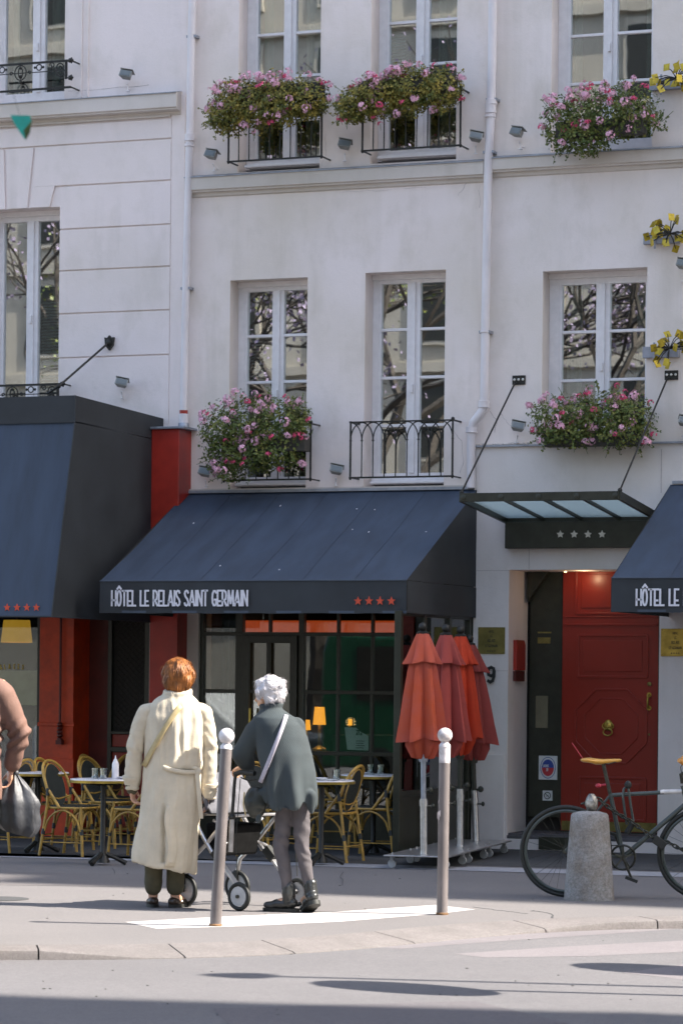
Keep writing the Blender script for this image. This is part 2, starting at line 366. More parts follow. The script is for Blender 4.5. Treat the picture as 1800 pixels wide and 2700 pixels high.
def sheet(name,pxs,z,mat):
    bb=MB(); bb.poly([G(x,y,z) for x,y in pxs]); return struct(name,bb,mat)
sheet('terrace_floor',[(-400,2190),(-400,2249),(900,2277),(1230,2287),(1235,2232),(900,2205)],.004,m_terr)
b=MB(); b.poly([(-9,-3.85,.004),(12,-2.55,.004),(12,-2.0,.004),(-9,-3.35,.004)])
struct('paving_strip',b,m_strip)
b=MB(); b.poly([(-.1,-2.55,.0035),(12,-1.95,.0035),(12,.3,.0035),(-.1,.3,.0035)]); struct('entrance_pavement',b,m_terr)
sheet('painted_strip',[(330,2432),(600,2417),(900,2404),(1147,2387),(1253,2399),(1150,2411),(900,2431),(650,2443),(413,2450)],.0015,m_paint)
for pts in ([(870,2497),(1200,2476),(1560,2452),(1820,2436),(1820,2448),(1560,2466),(1200,2491),(1060,2502)],
            [(1195,2516),(1500,2496),(1820,2480),(1820,2510),(1560,2522),(1280,2526)],[(1640,2566),(1830,2540),(1830,2590),(1745,2577)]):
    sheet('road_marking',pts,RZ+.001,m_wornp)
b=MB(); p0=G(-5,2370,.004); b.lathe([(.21,0),(.21,.003)],(p0.x,p0.y,.001),24); struct('manhole_cover',b,m_terr)
def crack(pxs,z,w_,seed):
    rn=random.Random(seed); pts=[]
    for i in range(len(pxs)-1):
        a,c=G(*pxs[i],z),G(*pxs[i+1],z)
        for k in range(6): pts.append(a.lerp(c,k/6)+Vector((rn.uniform(-.018,.018),rn.uniform(-.018,.018),0)))
    bb=MB()
    for i in range(len(pts)-1): bb.bar(pts[i],pts[i+1],w_*rn.uniform(.5,1.3),.0012)
    struct('pavement_crack' if z>0 else 'road_crack',bb,m_terr)
crack([(1250,2393),(1340,2404),(1395,2411)],.001,.010,1); crack([(1400,2402),(1440,2407),(1475,2428)],.001,.012,2); 
crack([(900,2300),(905,2342)],.0045,.006,6); crack([(300,2290),(310,2330)],.001,.006,7)
def patch(pxs,z,mat,nm):
    bb=MB(); bb.poly([G(x,y,z) for x,y in pxs]); struct(nm,bb,mat)
patch([(60,2300),(620,2312),(560,2342),(0,2334),(0,2300)],.002,ground('repaired asphalt',(.185,.168,.163),(.155,.142,.14),(.10,.095,.092)),'pavement_patch')
patch([(560,2660),(1250,2640),(1500,2700),(620,2720)],RZ+.002,ground('newer road asphalt',(.14,.13,.135),(.165,.152,.155),(.08,.075,.08)),'road_patch')
# ---------------------------------------------------------------- walls
def wallgrid(mb,x0,x1,z0,z1,holes,y=0,depth=.3,split=()):
    us=sorted(set([x0,x1]+[h[k] for h in holes for k in (0,1)]+list(split))); zs=sorted(set([z0,z1]+[h[k] for h in holes for k in (2,3)]))
    us=[u for u in us if x0<=u<=x1]; zs=[z for z in zs if z0<=z<=z1]
    for i in range(len(us)-1):
        for j in range(len(zs)-1):
            cu=(us[i]+us[i+1])/2; cz=(zs[j]+zs[j+1])/2
            if any(h[0]<cu<h[1] and h[2]<cz<h[3] for h in holes): continue
            mb.add([(us[i],y,zs[j]),(us[i+1],y,zs[j]),(us[i+1],y,zs[j+1]),(us[i],y,zs[j+1])],[(0,1,2,3)])
    for a,c,e,f in holes:
        Y=y+depth
        mb.add([(a,y,e),(a,Y,e),(a,Y,f),(a,y,f)],[(0,1,2,3)]); mb.add([(c,y,e),(c,Y,e),(c,Y,f),(c,y,f)],[(3,2,1,0)])
        mb.add([(a,y,f),(c,y,f),(c,Y,f),(a,Y,f)],[(0,3,2,1)]); mb.add([(a,y,e),(c,y,e),(c,Y,e),(a,Y,e)],[(0,1,2,3)])
def curtain(mb,u0,u1,z0,z1,y,amp=.025,waves=None):
    n=max(8,int((u1-u0)*90)); waves=waves or (u1-u0)*9
    top=[(u0+(u1-u0)*k/n, y+amp*math.sin(waves*2*PI*k/n+math.sin(k*.7)),0) for k in range(n+1)]
    vs=[(a,c,z1) for a,c,_ in top]+[(a+.01*math.sin(k),c*1.0,z0) for k,(a,c,_) in enumerate(top)]
    mb.add(vs,[(k,k+1,n+2+k,n+1+k) for k in range(n)])
def window(bld,hole,gl,zt,zb,mun,dep=.2,cur=(),bl=None,label=None,sill=None):
    """hole=(x0,x1,z0,z1), gl=[(x0,x1),(x0,x1)] panes; mun = heights of glazing bars"""
    a,c,e,f=hole; y0=dep; y1=dep+.055; fr=MB()
    xs=[a]+[v for g in gl for v in g]+[c]
    for k in range(0,len(xs),2):
        if xs[k+1]-xs[k]>.01: fr.box(xs[k],xs[k+1],y0,y1,zb-.02,zt+.02)
    if len(gl)==2:
        mc=(gl[0][1]+gl[1][0])/2; fr.box(mc-.022,mc+.022,y0-.018,y0+.01,zb,zt); fr.cbox((mc,y0-.03,(zb+zt)/2-.1),(.012,.012,.04))
    x_=gl[0][0]; fr.box(x_-.028,x_-.02,y0-.006,y0+.01,zb-.03,zt+.03)
    fr.box(a,c,y0-.003,y1+.003,zt,f); fr.box(a,c,y0-.003,y1+.003,e+(.05 if sill else 0),zb)
    fr.box(a,c,y0-.03,y0+.0,f-.05,f)
    for z in mun:
        for g in gl: fr.box(g[0],g[1],y0+.004,y1-.008,z-.013,z+.013)
    wo_=obj('window',fr,m_white,bld,False,.004)
    if label: wo_['label']=label
    for g in gl:
        edges=sorted([zb]+[m for m in mun]+[zt])
        p=MB(); p.box(g[0]-.005,g[1]+.005,y0+.028,y0+.034,zb-.005,zt+.005); obj('pane',p,m_win,wo_,False)
    for (u0,u1,mt) in cur:
        q=MB(); curtain(q,u0,u1,zb,zt,y0+.16); obj('curtain',q,mt,wo_)
    if bl:
        q=MB(); u0,u1,zz0,zz1=bl
        z=zz0
        while z<zz1: q.cbox(((u0+u1)/2,y0+.12,z),((u1-u0)/2,.016,.0015),Matrix.Rotation(R(35),3,'X')); z+=.03
        obj('blind',q,m_blind,wo_,False)
    if sill: 
        q=MB(); q.box(a+.06,c,y0-.10,y0-.004,e+.045,e+.10); q.box(a+.05,c,y0-.16,y0-.1,e+.05,e+.075); obj('sill',q,m_white,wo_,False,.005)
    return wo_
def hole(xl,yl,xr,yr,yb_at_x,yb):
    u0,z1=P(xl,yl); u1,_=P(xr,yr); _,z0=P(yb_at_x,yb); return (u0,u1,z0,z1)
def zat(x,y,d=-.2): return P(x,y,d)[1]
def ux(x,y,d=-.2): return P(x,y,d)[0]
HB=26.5
TOP=8.75
def shell(x0,x1,h,floors=(3.0,5.95,8.9)):
    m=MB(); y1=12
    m.add([(x0,.0,TOP),(x1,.0,TOP),(x1,0,h),(x0,0,h)],[(0,1,2,3)])
    m.add([(x0,0,h),(x1,0,h),(x1,y1,h),(x0,y1,h)],[(0,1,2,3)]); m.add([(x0,y1,-.1),(x1,y1,-.1),(x1,y1,h),(x0,y1,h)],[(3,2,1,0)])
    m.add([(x0,0.31,-.1),(x0,y1,-.1),(x0,y1,h),(x0,.31,h)],[(3,2,1,0)]); m.add([(x1,0.31,-.1),(x1,y1,-.1),(x1,y1,h),(x1,.31,h)],[(0,1,2,3)])
    for z in floors: m.box(x0+.01,x1-.01,.31,y1-.01,z,z+.15)
    return m
# --- middle building
XL=P(487,475)[0]; XR=P(1288,430)[0]    # party lines
XL=-3.06; XR=-.03
hA=hole(626,447,842,439,700,452); hA=(hA[0],hA[1],P(700,450)[1],8.45)
hB=(P(975,420)[0],P(1202,402)[0],P(1000,430)[1],8.45)
hD=(P(607,739)[0],P(811,728)[0],P(700,1293)[1],P(607,739)[1])
hE=(P(963,719)[0],P(1175,709)[0],P(1050,1288)[1],P(963,719)[1])
mid=thing('hotel_building','cream plastered middle building above the blue café awning, four tall windows between two downpipes','building',(-1.5,0,0))
ghole=(P(521,1900)[0],-.11,.0,2.62)     # restaurant front opening
b=MB(); wallgrid(b,XL,XR,-.1,TOP,[hA,hB,hD,hE,ghole]); s_=shell(XL,XR,HB); b.add(s_.v,s_.f)
obj('wall',b,m_wall,mid,False)
# --- left building
x_le=P(450,700)[0]
hG=(-6.2,P(171,100)[0],P(100,272)[1],9.0); hG=(P(-60,300)[0],hG[1],P(100,268)[1],8.45)
hH=(P(-50,557)[0],P(160,544)[0],P(100,1075)[1],P(160,544)[1])
left=thing('neighbouring_building','pale building on the left with grooved stonework and red painted ground floor','building',(-6,0,0))
b=MB(); gl_=(-9,P(455,1900)[0],0,2.75); 
wallgrid(b,-14,XL,-.1,TOP,[hG,hH,(gl_[0],P(392,1900)[0],0,2.75)]); s_=shell(-14,XL,HB); b.add(s_.v,s_.f)
obj('wall',b,m_wall2,left,False)
# --- right building
hC=(P(1451,390)[0],P(1718,382)[0],P(1560,395)[1],8.45)
hF=(P(1431,715)[0],P(1706,699)[0],P(1560,1176)[1],P(1431,715)[1])
right=thing('entrance_building','cream plastered right building with stone clad ground floor around a red door','building',(1,0,0))
dhole=(P(1345,1503)[0],P(1742,1503)[0],.10,P(1345,1503)[1])
b=MB(); wallgrid(b,XR,40,3.66,TOP,[hC,hF]); s_=shell(XR,28,HB); b.add(s_.v,s_.f); s_=shell(28.01,45,HB+4); b.add(s_.v,s_.f)
obj('wall',b,m_wall3,right,False)
b=MB(); wallgrid(b,XR-.09,6,-.1,3.66,[dhole],y=-.035,depth=.56); wallgrid(b,6,40,-.1,3.66,[],y=-.035)
b.add([(XR-.09,-.035,-.1),(XR-.09,.3,-.1),(XR-.09,.3,3.66),(XR-.09,-.035,3.66)],[(3,2,1,0)]); b.add([(XR-.09,-.035,3.66),(XR-.09,.3,3.66),(6,.3,3.66),(6,-.035,3.66)],[(3,2,1,0)])
obj('stone_cladding',b,m_stone,right,False)
# plinth, joints, ledge flashing
b=MB(); b.box(XR-.085,dhole[0]-.02,-.055,-.036,-.1,P(1300,1990)[1]); b.box(dhole[1]+.02,6,-.055,-.036,-.1,.55); obj('plinth',b,m_stone,right,False,.004)
b=MB(); b.box(XR-.1,6,-.07,.0,3.655,3.672); obj('ledge_flashing',b,m_zinc,right,False)
b=MB()
for x,y0,y1 in ((1395,1450,1502),(1744,1185,1300)):
    u=P(x,y0,.03)[0]; b.box(u-.003,u+.003,-.0385,-.036,P(x,y1)[1],P(x,y0)[1])
b.box(dhole[1]+.05,2.2,-.0385,-.036,2.0,2.004); b.box(XR-.09,dhole[0],-.0385,-.036,2.53,2.534); b.box(XR-.09,dhole[0],-.0385,-.036,1.62,1.623)
obj('stone_joint',b,m_groove,right,False)
# cornices
def cornice(bld,x0,x1,zt,zb,dep=.085,zc=None,name='cornice'):
    m=MB(); pr=[(0,zb-.045),(.02,zb-.035),(.028,zb-.006),(dep-.02,zb),(dep-.02,zb+.012),(dep,zb+.02),(dep,zt-.012),(dep-.006,zt-.004)]
    pts=lambda x:[(x,-d,z) for d,z in pr]+[(x,0.0,zt+.02)]
    m.loft([pts(x0),pts(x1)]); obj(name,m,m_corn,bld,False)
    q=MB(); q.add([(x0,-dep-.012,zt-.004),(x1,-dep-.012,zt-.004),(x1,-.0015,zt+.024),(x0,-.0015,zt+.024),(x0,-dep-.012,zt-.012),(x1,-dep-.012,zt-.012)],[(0,1,2,3),(4,5,1,0)]); obj('cornice_flashing',q,m_zinc,bld,False)
zc1=P(700,458)[1]; zc2=P(700,499)[1]
cornice(mid,XL+.03,XR-.02,zc1,zc2)
zc1=P(1500,402,.08)[1]; zc2=P(1500,441,.08)[1]
cornice(right,XR+.045,6,zc1,zc2)
zl1=P(230,257,.1)[1]; zl2=P(230,302,.1)[1]
cornice(left,-14,P(466,240,.12)[0],zl1,zl2,.13)
b=MB(); zm=P(230,322)[1]; b.box(-14,P(452,300)[0],-.03,0,zm,zl2-.03); obj('frieze_moulding',b,m_corn,left,False,.006)
# rustication: raised blocks with grooves between
b=MB(); xe=P(450,700)[0]; xs_=hH[1]
gz=[P(450,365)[1],P(450,475)[1],P(450,591)[1],P(450,702)[1],P(450,817)[1],P(450,935)[1],2.95]
pr_=.018; gw=.014
tops=[zm-.01]+gz
for k in range(len(tops)-1):
    zt_,zb_=tops[k]-gw/2,tops[k+1]+gw/2
    zh=hH[3]
    if zb_<zh<zt_:
        b.box(xs_,xe,-pr_,0,zb_,zt_)
    elif zb_>=zh:
        # beside the voussoirs
        xv0=P(165,395)[0]-( .0 if k==0 else -.0); 
        if k==0: b.box(-14,xe,-pr_,0,zb_,zt_)
        else:
            xa=P((95 if k==1 else 152),450)[0]; xb=P((88 if k==1 else 138),540)[0]
            b.prism([(xa,0,zt_),(xe,0,zt_),(xe,0,zb_),(xb,0,zb_)],(0,-pr_,0))
    else: b.box(xs_,xe,-pr_,0,zb_,zt_)
# voussoirs over the window
vz0=hH[3]; vz1=tops[1]-gw/2
def vous(xt0,xt1,xb0,xb1,zt_): b.prism([(P(xt0,400)[0],0,zt_),(P(xt1,400)[0],0,zt_),(P(xb1,545)[0],0,vz0),(P(xb0,545)[0],0,vz0)],(0,-pr_,0))
vous(18,91,22,74,vz1); vous(-120,12,-60,16,vz1); vous(89,147,80,133,tops[2]+gw/2)
obj('rusticated_blocks',b,m_wall2,left,False,.004)
b=MB()
for x in (216,233): u=P(x,100)[0]; b.box(u-.007,u+.007,-.012,0,zl1+.03,9.0)
b.box(XL-.14,XL-.0,-.012,0,2.95,zl1); 
obj('pilaster_strip',b,m_wall2,left,False,.003)
# upper left wall paint line under the floodlight
rnc=random.Random(5)
def wcrack(bld,pxs,w_=.004):
    pts=[]
    for i in range(len(pxs)-1):
        a,c=W(*pxs[i],.0012),W(*pxs[i+1],.0012)
        for k in range(5): pts.append(a.lerp(c,k/5)+Vector((rnc.uniform(-.008,.008),0,rnc.uniform(-.008,.008))))
    bb=MB()
    for i in range(len(pts)-1): bb.bar(pts[i],pts[i+1],w_*rnc.uniform(.4,1.2),.001,(0,1,0))
    obj('plaster_crack',bb,m_groove,bld,False)
wcrack(mid,[(1262,462),(1240,470),(1222,492),(1205,520)]); wcrack(mid,[(1268,455),(1262,500),(1266,560)],.003); wcrack(mid,[(900,505),(1010,500),(1150,490)],.0025)
wcrack(mid,[(1190,1130),(1215,1160),(1222,1210),(1210,1255)],.004); wcrack(right,[(1290,1085),(1310,1110),(1302,1150)],.005); wcrack(right,[(1318,1090),(1340,1120),(1372,1135)],.004)
wcrack(left,[(180,238),(290,232),(420,222)],.004); wcrack(mid,[(845,445),(860,400),(856,340)],.002)
# windows
window(mid,hA,[(ux(678,300),ux(746,300)),(ux(778,300),hA[1]-.075)],8.3,zat(700,419),[zat(710,90),zat(710,204),zat(710,318)],cur=[(ux(680,200),ux(705,200),m_curtt),(ux(790,200),hA[1]-.05,m_curt)],sill=1,label='second floor window with teal curtain')
window(mid,hB,[(ux(1025,200),ux(1095,200)),(ux(1130,200),hB[1]-.075)],8.3,zat(1060,395),[zat(1060,58),zat(1060,172),zat(1060,286)],bl=(ux(1022,200),ux(1055,200),zat(1060,160),zat(1060,65)),cur=[(ux(1140,200),hB[1]-.05,m_curt)],sill=1)
window(right,hC,[(ux(1503,200),ux(1589,200)),(ux(1626,200),hC[1]-.07)],8.3,zat(1540,372),[zat(1540,92),zat(1540,219)],cur=[(ux(1690,200),hC[1],m_curt),(ux(1500,200),ux(1520,200),m_curt)])
window(mid,hD,[(ux(652,900),ux(717,900)),(ux(748,900),hD[1]-.075)],zat(652,769),zat(700,1258),[zat(680,886),zat(680,1008),zat(680,1130)],cur=[(ux(696,900),ux(716,900),m_curt)],bl=(ux(650,900),ux(684,900),zat(660,1006),zat(660,890)),sill=1)
window(mid,hE,[(ux(1005,900),ux(1072,900)),(ux(1107,900),hE[1]-.075)],zat(1005,749),zat(1040,1248),[zat(1040,869),zat(1040,996),zat(1040,1122)],sill=1)
window(right,hF,[(ux(1481,900),ux(1570,900)),(ux(1607,900),hF[1]-.07)],zat(1481,752),zat(1540,1130),[zat(1520,875),zat(1520,1003)],cur=[(ux(1481,900),ux(1520,900),m_curt),(ux(1665,900),hF[1],m_curt)])
window(left,hG,[(ux(-20,150),ux(14,150)),(ux(14,150)+.001,ux(86,150)),(ux(118,150),hG[1]-.075)][1:],8.3,zat(50,247),[],cur=[(ux(16,150),ux(30,150),m_curt),(ux(118,150),ux(150,150),m_curt)])
window(left,hH,[(ux(10,750),ux(70,750)),(ux(100,750),hH[1]-.07)],zat(100,583),zat(60,1048),[],bl=(ux(96,900),hH[1],zat(110,1030),zat(110,790)))
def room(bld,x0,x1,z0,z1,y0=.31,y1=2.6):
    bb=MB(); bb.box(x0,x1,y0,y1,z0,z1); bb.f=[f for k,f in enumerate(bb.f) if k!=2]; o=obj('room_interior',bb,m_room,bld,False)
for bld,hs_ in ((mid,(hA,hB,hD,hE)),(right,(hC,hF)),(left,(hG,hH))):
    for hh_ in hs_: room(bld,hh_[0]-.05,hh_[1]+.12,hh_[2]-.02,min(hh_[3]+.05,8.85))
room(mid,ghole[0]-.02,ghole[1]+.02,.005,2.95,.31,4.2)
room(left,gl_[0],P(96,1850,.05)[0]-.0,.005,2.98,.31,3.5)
# ---------------------------------------------------------------- lettering
GL={'H':(.30,[[(0,0),(0,1)],[(.3,0),(.3,1)],[(0,.36),(.3,.36)]]),
'O':(.28,[[(.14+.14*math.sin(a),.5+.5*math.cos(a)) for a in [2*PI*k/16 for k in range(17)]]]),
'T':(.30,[[(0,1),(.3,1)],[(.15,0),(.15,1)]]),
'E':(.25,[[(.24,1),(0,1),(0,0),(.25,0)],[(0,.3),(.2,.3)]]),
'L':(.24,[[(0,1),(0,0),(.24,0)]]),
'R':(.30,[[(0,0),(0,1),(.12,1),(.24,.9),(.27,.68),(.24,.45),(.12,.35),(0,.35)],[(.12,.35),(.3,0)]]),
'A':(.34,[[(0,0),(.17,1),(.34,0)],[(.05,.24),(.29,.24)]]),
'I':(.04,[[(.02,0),(.02,1)]]),
'S':(.26,[[(.25,.85),(.2,.97),(.12,1),(.03,.94),(0,.8),(.05,.62),(.2,.42),(.26,.25),(.23,.07),(.13,0),(.04,.04),(0,.17)]]),
'N':(.31,[[(0,0),(0,1),(.31,0),(.31,1)]]),
'G':(.28,[[(.27,.85),(.2,.98),(.1,.98),(.02,.8),(0,.5),(.02,.2),(.1,.02),(.2,.02),(.27,.12),(.27,.4),(.15,.4)]]),
'M':(.40,[[(0,0),(.05,1),(.2,.15),(.35,1),(.4,0)]]),
'C':(.26,[[(.26,.85),(.2,.98),(.1,.98),(.02,.8),(0,.5),(.02,.2),(.1,.02),(.2,.02),(.26,.15)]]),
'V':(.32,[[(0,1),(.16,0),(.32,1)]]),'D':(.28,[[(0,0),(0,1),(.1,1),(.24,.85),(.28,.5),(.24,.15),(.1,0),(0,0)]]),
'P':(.27,[[(0,0),(0,1),(.14,1),(.25,.92),(.27,.7),(.23,.5),(.12,.42),(0,.42)]]),
'9':(.46,[[(.40,.70),(.38,.52),(.23,.42),(.08,.5),(.03,.72),(.08,.92),(.23,1),(.38,.92),(.42,.72),(.41,.4),(.33,.1),(.18,0),(.05,.09)]]),
'-':(.15,[[(0,.5),(.15,.5)]]),' ':(.16,[]),"^":(.28,[])}
def text(mb,s,o,ux_,uy_,h,sw=.11,gap=.13,wide=1,thick=.003):
    o=Vector(o); ux_=Vector(ux_); uy_=Vector(uy_); nz=ux_.cross(uy_)*thick; x=0
    for ch in s:
        g='O' if ch=='Ô' else ch
        wd,st=GL[g]; st=list(st)
        if ch=='Ô': st=st+[[(-.0,1.12),(.14,1.3),(.28,1.12)]]
        for pl in st:
            q=[o+ux_*((x+a*wide)*h)+uy_*(c*h) for a,c in pl]
            for i in range(len(q)-1):
                d=(q[i+1]-q[i]); 
                if d.length<1e-7: continue
                d.normalize(); p=ux_.cross(uy_).cross(d)*(sw*h/2); e=d*(sw*h*.35)
                mb.prism([q[i]-e-p,q[i+1]+e-p,q[i+1]+e+p,q[i]-e+p],nz*(1+.02*(i%3)))
        x+=wd*wide+gap
    return x*h
def tlen(s,gap=.13,wide=1): return sum(GL['O' if c=='Ô' else c][0]*wide+gap for c in s)-gap
def star(mb,c,r,ux_=(1,0,0),uy_=(0,0,1),n=(0,-.004,0),inner=.42):
    c=Vector(c);ux_=Vector(ux_);uy_=Vector(uy_)
    mb.prism([c+(ux_*math.sin(PI*k/5)+uy_*math.cos(PI*k/5))*(r if k%2==0 else r*inner) for k in range(10)],n)
# ---------------------------------------------------------------- awnings
def tri_panel(mb,pts,sag=0): mb.poly(pts)
def awning(name,label,x0,x1,D,zw,zf,zv,text_x=None,stars=None,sides=True):
    t=thing(name,label,'awning',((x0+x1)/2,-D/2,zf))
    n=48; m=14; mb=MB(); vs=[]
    for j in range(m+1):
        v=j/m
        for i in range(n+1):
            u=i/n; x=x0+(x1-x0)*u; y=-D*v; z=zw+(zf-zw)*v+.016*noise.noise(Vector((u*7+x0,v*2.2,1)))*math.sin(PI*v)+.006*noise.noise(Vector((u*26+v*5,v*4,x0)))*math.sin(PI*v)
            sag=.018*math.sin(PI*v)*(1+.3*math.sin(u*PI*5)); rib=.004*math.sin(u*PI*22+v)
            vs.append((x,y,z-sag+rib*math.sin(PI*v)))
    mb.add(vs,[(j*(n+1)+i,j*(n+1)+i+1,(j+1)*(n+1)+i+1,(j+1)*(n+1)+i) for j in range(m) for i in range(n)])
    cp=obj('canvas',mb,m_awn,t); 
    for xx,sg in ((x0,1),(x1,-1)):
        q=MB(); q.poly([(xx,-.0,zw),(xx,-D,zf),(xx,-.0,zf)]); obj('side_panel',q,m_awnd,t,False)
    q=MB()
    for kk in range(1,6):
        i=round(n*kk/6); q.tube([Vector(vs[j*(n+1)+i])+Vector((0,-.001,.002)) for j in range(m+1)],.0022,4)
    obj('seam',q,m_awn,cp)
    q=MB(); rn=random.Random(int(abs(x0)*10))
    for kk in range(9):
        i=rn.randrange(2,n-2); j=rn.randrange(2,m-1); a_=Vector(vs[j*(n+1)+i]); c_=Vector(vs[(j+1)*(n+1)+i]); dd=(c_-a_).normalized(); q.cbox(a_.lerp(c_,rn.random())+Vector((0,-.002,.003)),(.0035*rn.uniform(.6,1.6),.002,.008*rn.uniform(.4,1.6)),dd.to_track_quat('Z','Y').to_matrix())
    obj('droppings',q,m_letter,cp,False)
    # valence with slight wave
    q=MB(); vs=[]
    for j in range(5):
        for i in range(n+1):
            u=i/n; vs.append((x0+(x1-x0)*u,-D-.003-.012*(j/4)*math.sin(u*37+.4)-.004*j/4, zf-.004-(zf-zv)*j/4+.004*math.sin(u*29)*j/4))
    q.add(vs,[(j*(n+1)+i,j*(n+1)+i+1,(j+1)*(n+1)+i+1,(j+1)*(n+1)+i) for j in range(4) for i in range(n)])
    va=obj('valence',q,m_awnd,t)
    for xx in (x0,x1):
        q=MB(); e=.004 if xx==x1 else -.004
        q.add([(xx+e,-.02,zf-.004),(xx+e,-D,zf-.004),(xx+e,-D,zv),(xx+e,-.02,zv)],[(0,1,2,3)]); obj('valence',q,m_awnd,t,False)
    q=MB(); q.tube([(x0,-D-.004,zf),(x1,-D-.004,zf)],.008,6)
    q.box(x0,x1,-D-.006+.0,-D-.001,zv-.004,zv+.018); obj('hem_piping',q,M('awning hem',(.06,.075,.10),.7,ns=9,na=.1),va,False)
    q=MB(); q.box(x0+.02,x1-.02,-.06,-.004,zw-.012,zw+.014); obj('wall_rail',q,m_zinc,t,False)
    q=MB(); q.bar((x0+.03,-D+.03,zf-.03),(x1-.03,-D+.03,zf-.03),.03,.03)
    for xx in (x0+.05,(x0+x1)/2,x1-.05): q.bar((xx,-.02,zf+.05),(xx,-D+.04,zf-.03),.025,.025)
    obj('folding_frame',q,m_steel,t,False)
    return t,va
D1=1.85; zw=P(870,1293)[1]; zf=P(700,1531,D1)[1]; zv=P(700,1616,D1)[1]
ax0=P(264,1531,D1)[0]; ax1=P(1072,1532,D1)[0]
aw,va=awning('awning','blue sloping café awning lettered with the full hotel name above the restaurant terrace',ax0,ax1,D1,zw,zf,zv)
tx0,tz0=P(294,1597,D1+.03)[0],P(294,1597,D1+.03)[1]; tx1=P(651,1597,D1+.03)[0]; th_=P(294,1558,D1+.03)[1]-tz0
S='HÔTEL LE RELAIS SAINT GERMAIN'; wd_=(tx1-tx0)/th_; base=tlen(S,0,1); gap=(wd_-base)/(len(S)-1)
b=MB(); text(b,S,(tx0,-D1-.024,tz0),(1,0,0),(0,0,1),th_,.125,gap); obj('lettering',b,m_letter,va,False)
b=MB()
for x in (943,972,1001,1031): q=P(x,1585,D1+.03); star(b,(q[0],-D1-.024,q[1]),.04)
obj('star_row',b,m_redstar,va,False)
# right awning
rx0=P(1612,1524,D1)[0]
awr,var=awning('awning','blue sloping awning cut by the right edge, its valence reading HÔTEL LE',rx0,rx0+3.0,D1,P(1781,1273)[1],P(1640,1524,D1)[1],P(1640,1613,D1)[1])
b=MB(); q=P(1677,1596,D1+.03); text(b,S,(q[0],-D1-.024,q[1]),(1,0,0),(0,0,1),th_,.125,gap); obj('lettering',b,m_letter,var,False)
# big left awning (steep, boxed head)
t=thing('awning','large steep dark blue awning at far left with boxed head and four red stars','awning',(-5,-1,2.5))
xw=P(433,1104,0)[0]; d1=dsolve(198,1042,xw); d2=dsolve(135,1626,xw)
zt1=P(198,1042,d1)[1]; zb1=P(205,1113,d1)[1]; zb2=P(135,1626,d2)[1]
print('left awning',xw,d1,d2,zt1,zb1,zb2)
zwt=P(433,1104,0)[1]; x0=-9.5
b=MB(); b.add([(x0,-d1,zt1),(xw,-d1,zt1),(xw,-d1,zb1),(x0,-d1,zb1)],[(0,3,2,1)]); b.add([(xw,-d1,zt1),(xw,0,zwt),(xw,0,zb1-.02),(xw,-d1,zb1)],[(0,3,2,1)]); b.add([(x0,-d1,zt1),(xw,-d1,zt1),(xw,0,zwt),(x0,0,zwt)],[(0,1,2,3)])
obj('head_box',b,m_awnd,t,False)
b=MB(); n=40;m=12;vs=[]
for j in range(m+1):
    for i in range(n+1):
        u=i/n;v=j/m; vs.append((x0+(xw-x0)*u,-(d1-.02)-(d2-d1+.02)*v+.012*math.sin(PI*v)*(1+.4*math.sin(u*40)),zb1+.02+(zb2-zb1-.02)*v))
b.add(vs,[(j*(n+1)+i,j*(n+1)+i+1,(j+1)*(n+1)+i+1,(j+1)*(n+1)+i) for j in range(m) for i in range(n)]); cv=obj('canvas',b,m_awn,t)
b=MB(); b.poly([(xw,-d1+.02,zb1+.01),(xw,-.01,zb1-.03),(xw,-.01,zb2+.0),(xw,-d2,zb2)]); obj('side_panel',b,m_awnd,t,False)
b=MB(); b.tube([(xw+.004,-d1-.004,zb1+.01),(xw+.004,-d2-.002,zb2)],.007,6); b.tube([(x0,-d2-.004,zb2),(xw,-d2-.004,zb2),(xw+.004,-.01,zb2)],.009,6)
b.tube([(xw+.004,-d1-.004,zt1),(xw+.004,-d1-.004,zb1)],.007,6); obj('hem_piping',b,m_awnd,cv,False)
b=MB(); 
for x in (19,45,71,96):
    y=1602; v=(P(x,y,d2)[1]-zb2)/(zb1-zb2); dd=d2+(d1-d2)*v+.012; q=P(x,y,dd); star(b,(q[0],-dd,q[1]),.036)
obj('star_row',b,m_redstar,cv,False)
b=MB(); b.box(x0,xw-.03,-d2+.16,-.05,zb2+.10,zb2+.12); obj('underside_board',b,m_steel,t,False)
# ---------------------------------------------------------------- red column between the two awnings
cxl=P(399,1200,.28)[0]; cxr=P(472,1200,.28)[0]; zt_=P(440,1131,.28)[1]
t=thing('red_column','red painted boxed column rising between the two awnings with pale ledge on top','column',((cxl+cxr)/2,-.14,0))
b=MB(); b.box(cxl,cxr,-.28,-.0,.03,zt_); obj('shaft',b,m_redw,t,False,.006)
b=MB(); b.box(cxl-.02,cxr+.06,-.31,-.001,zt_,zt_+.022); obj('ledge',b,m_zinc,t,False,.003)
b=MB(); b.box(cxl-.01,cxr+.01,-.295,-.001,.0,.35); obj('base_block',b,m_redw,t,False,.006)
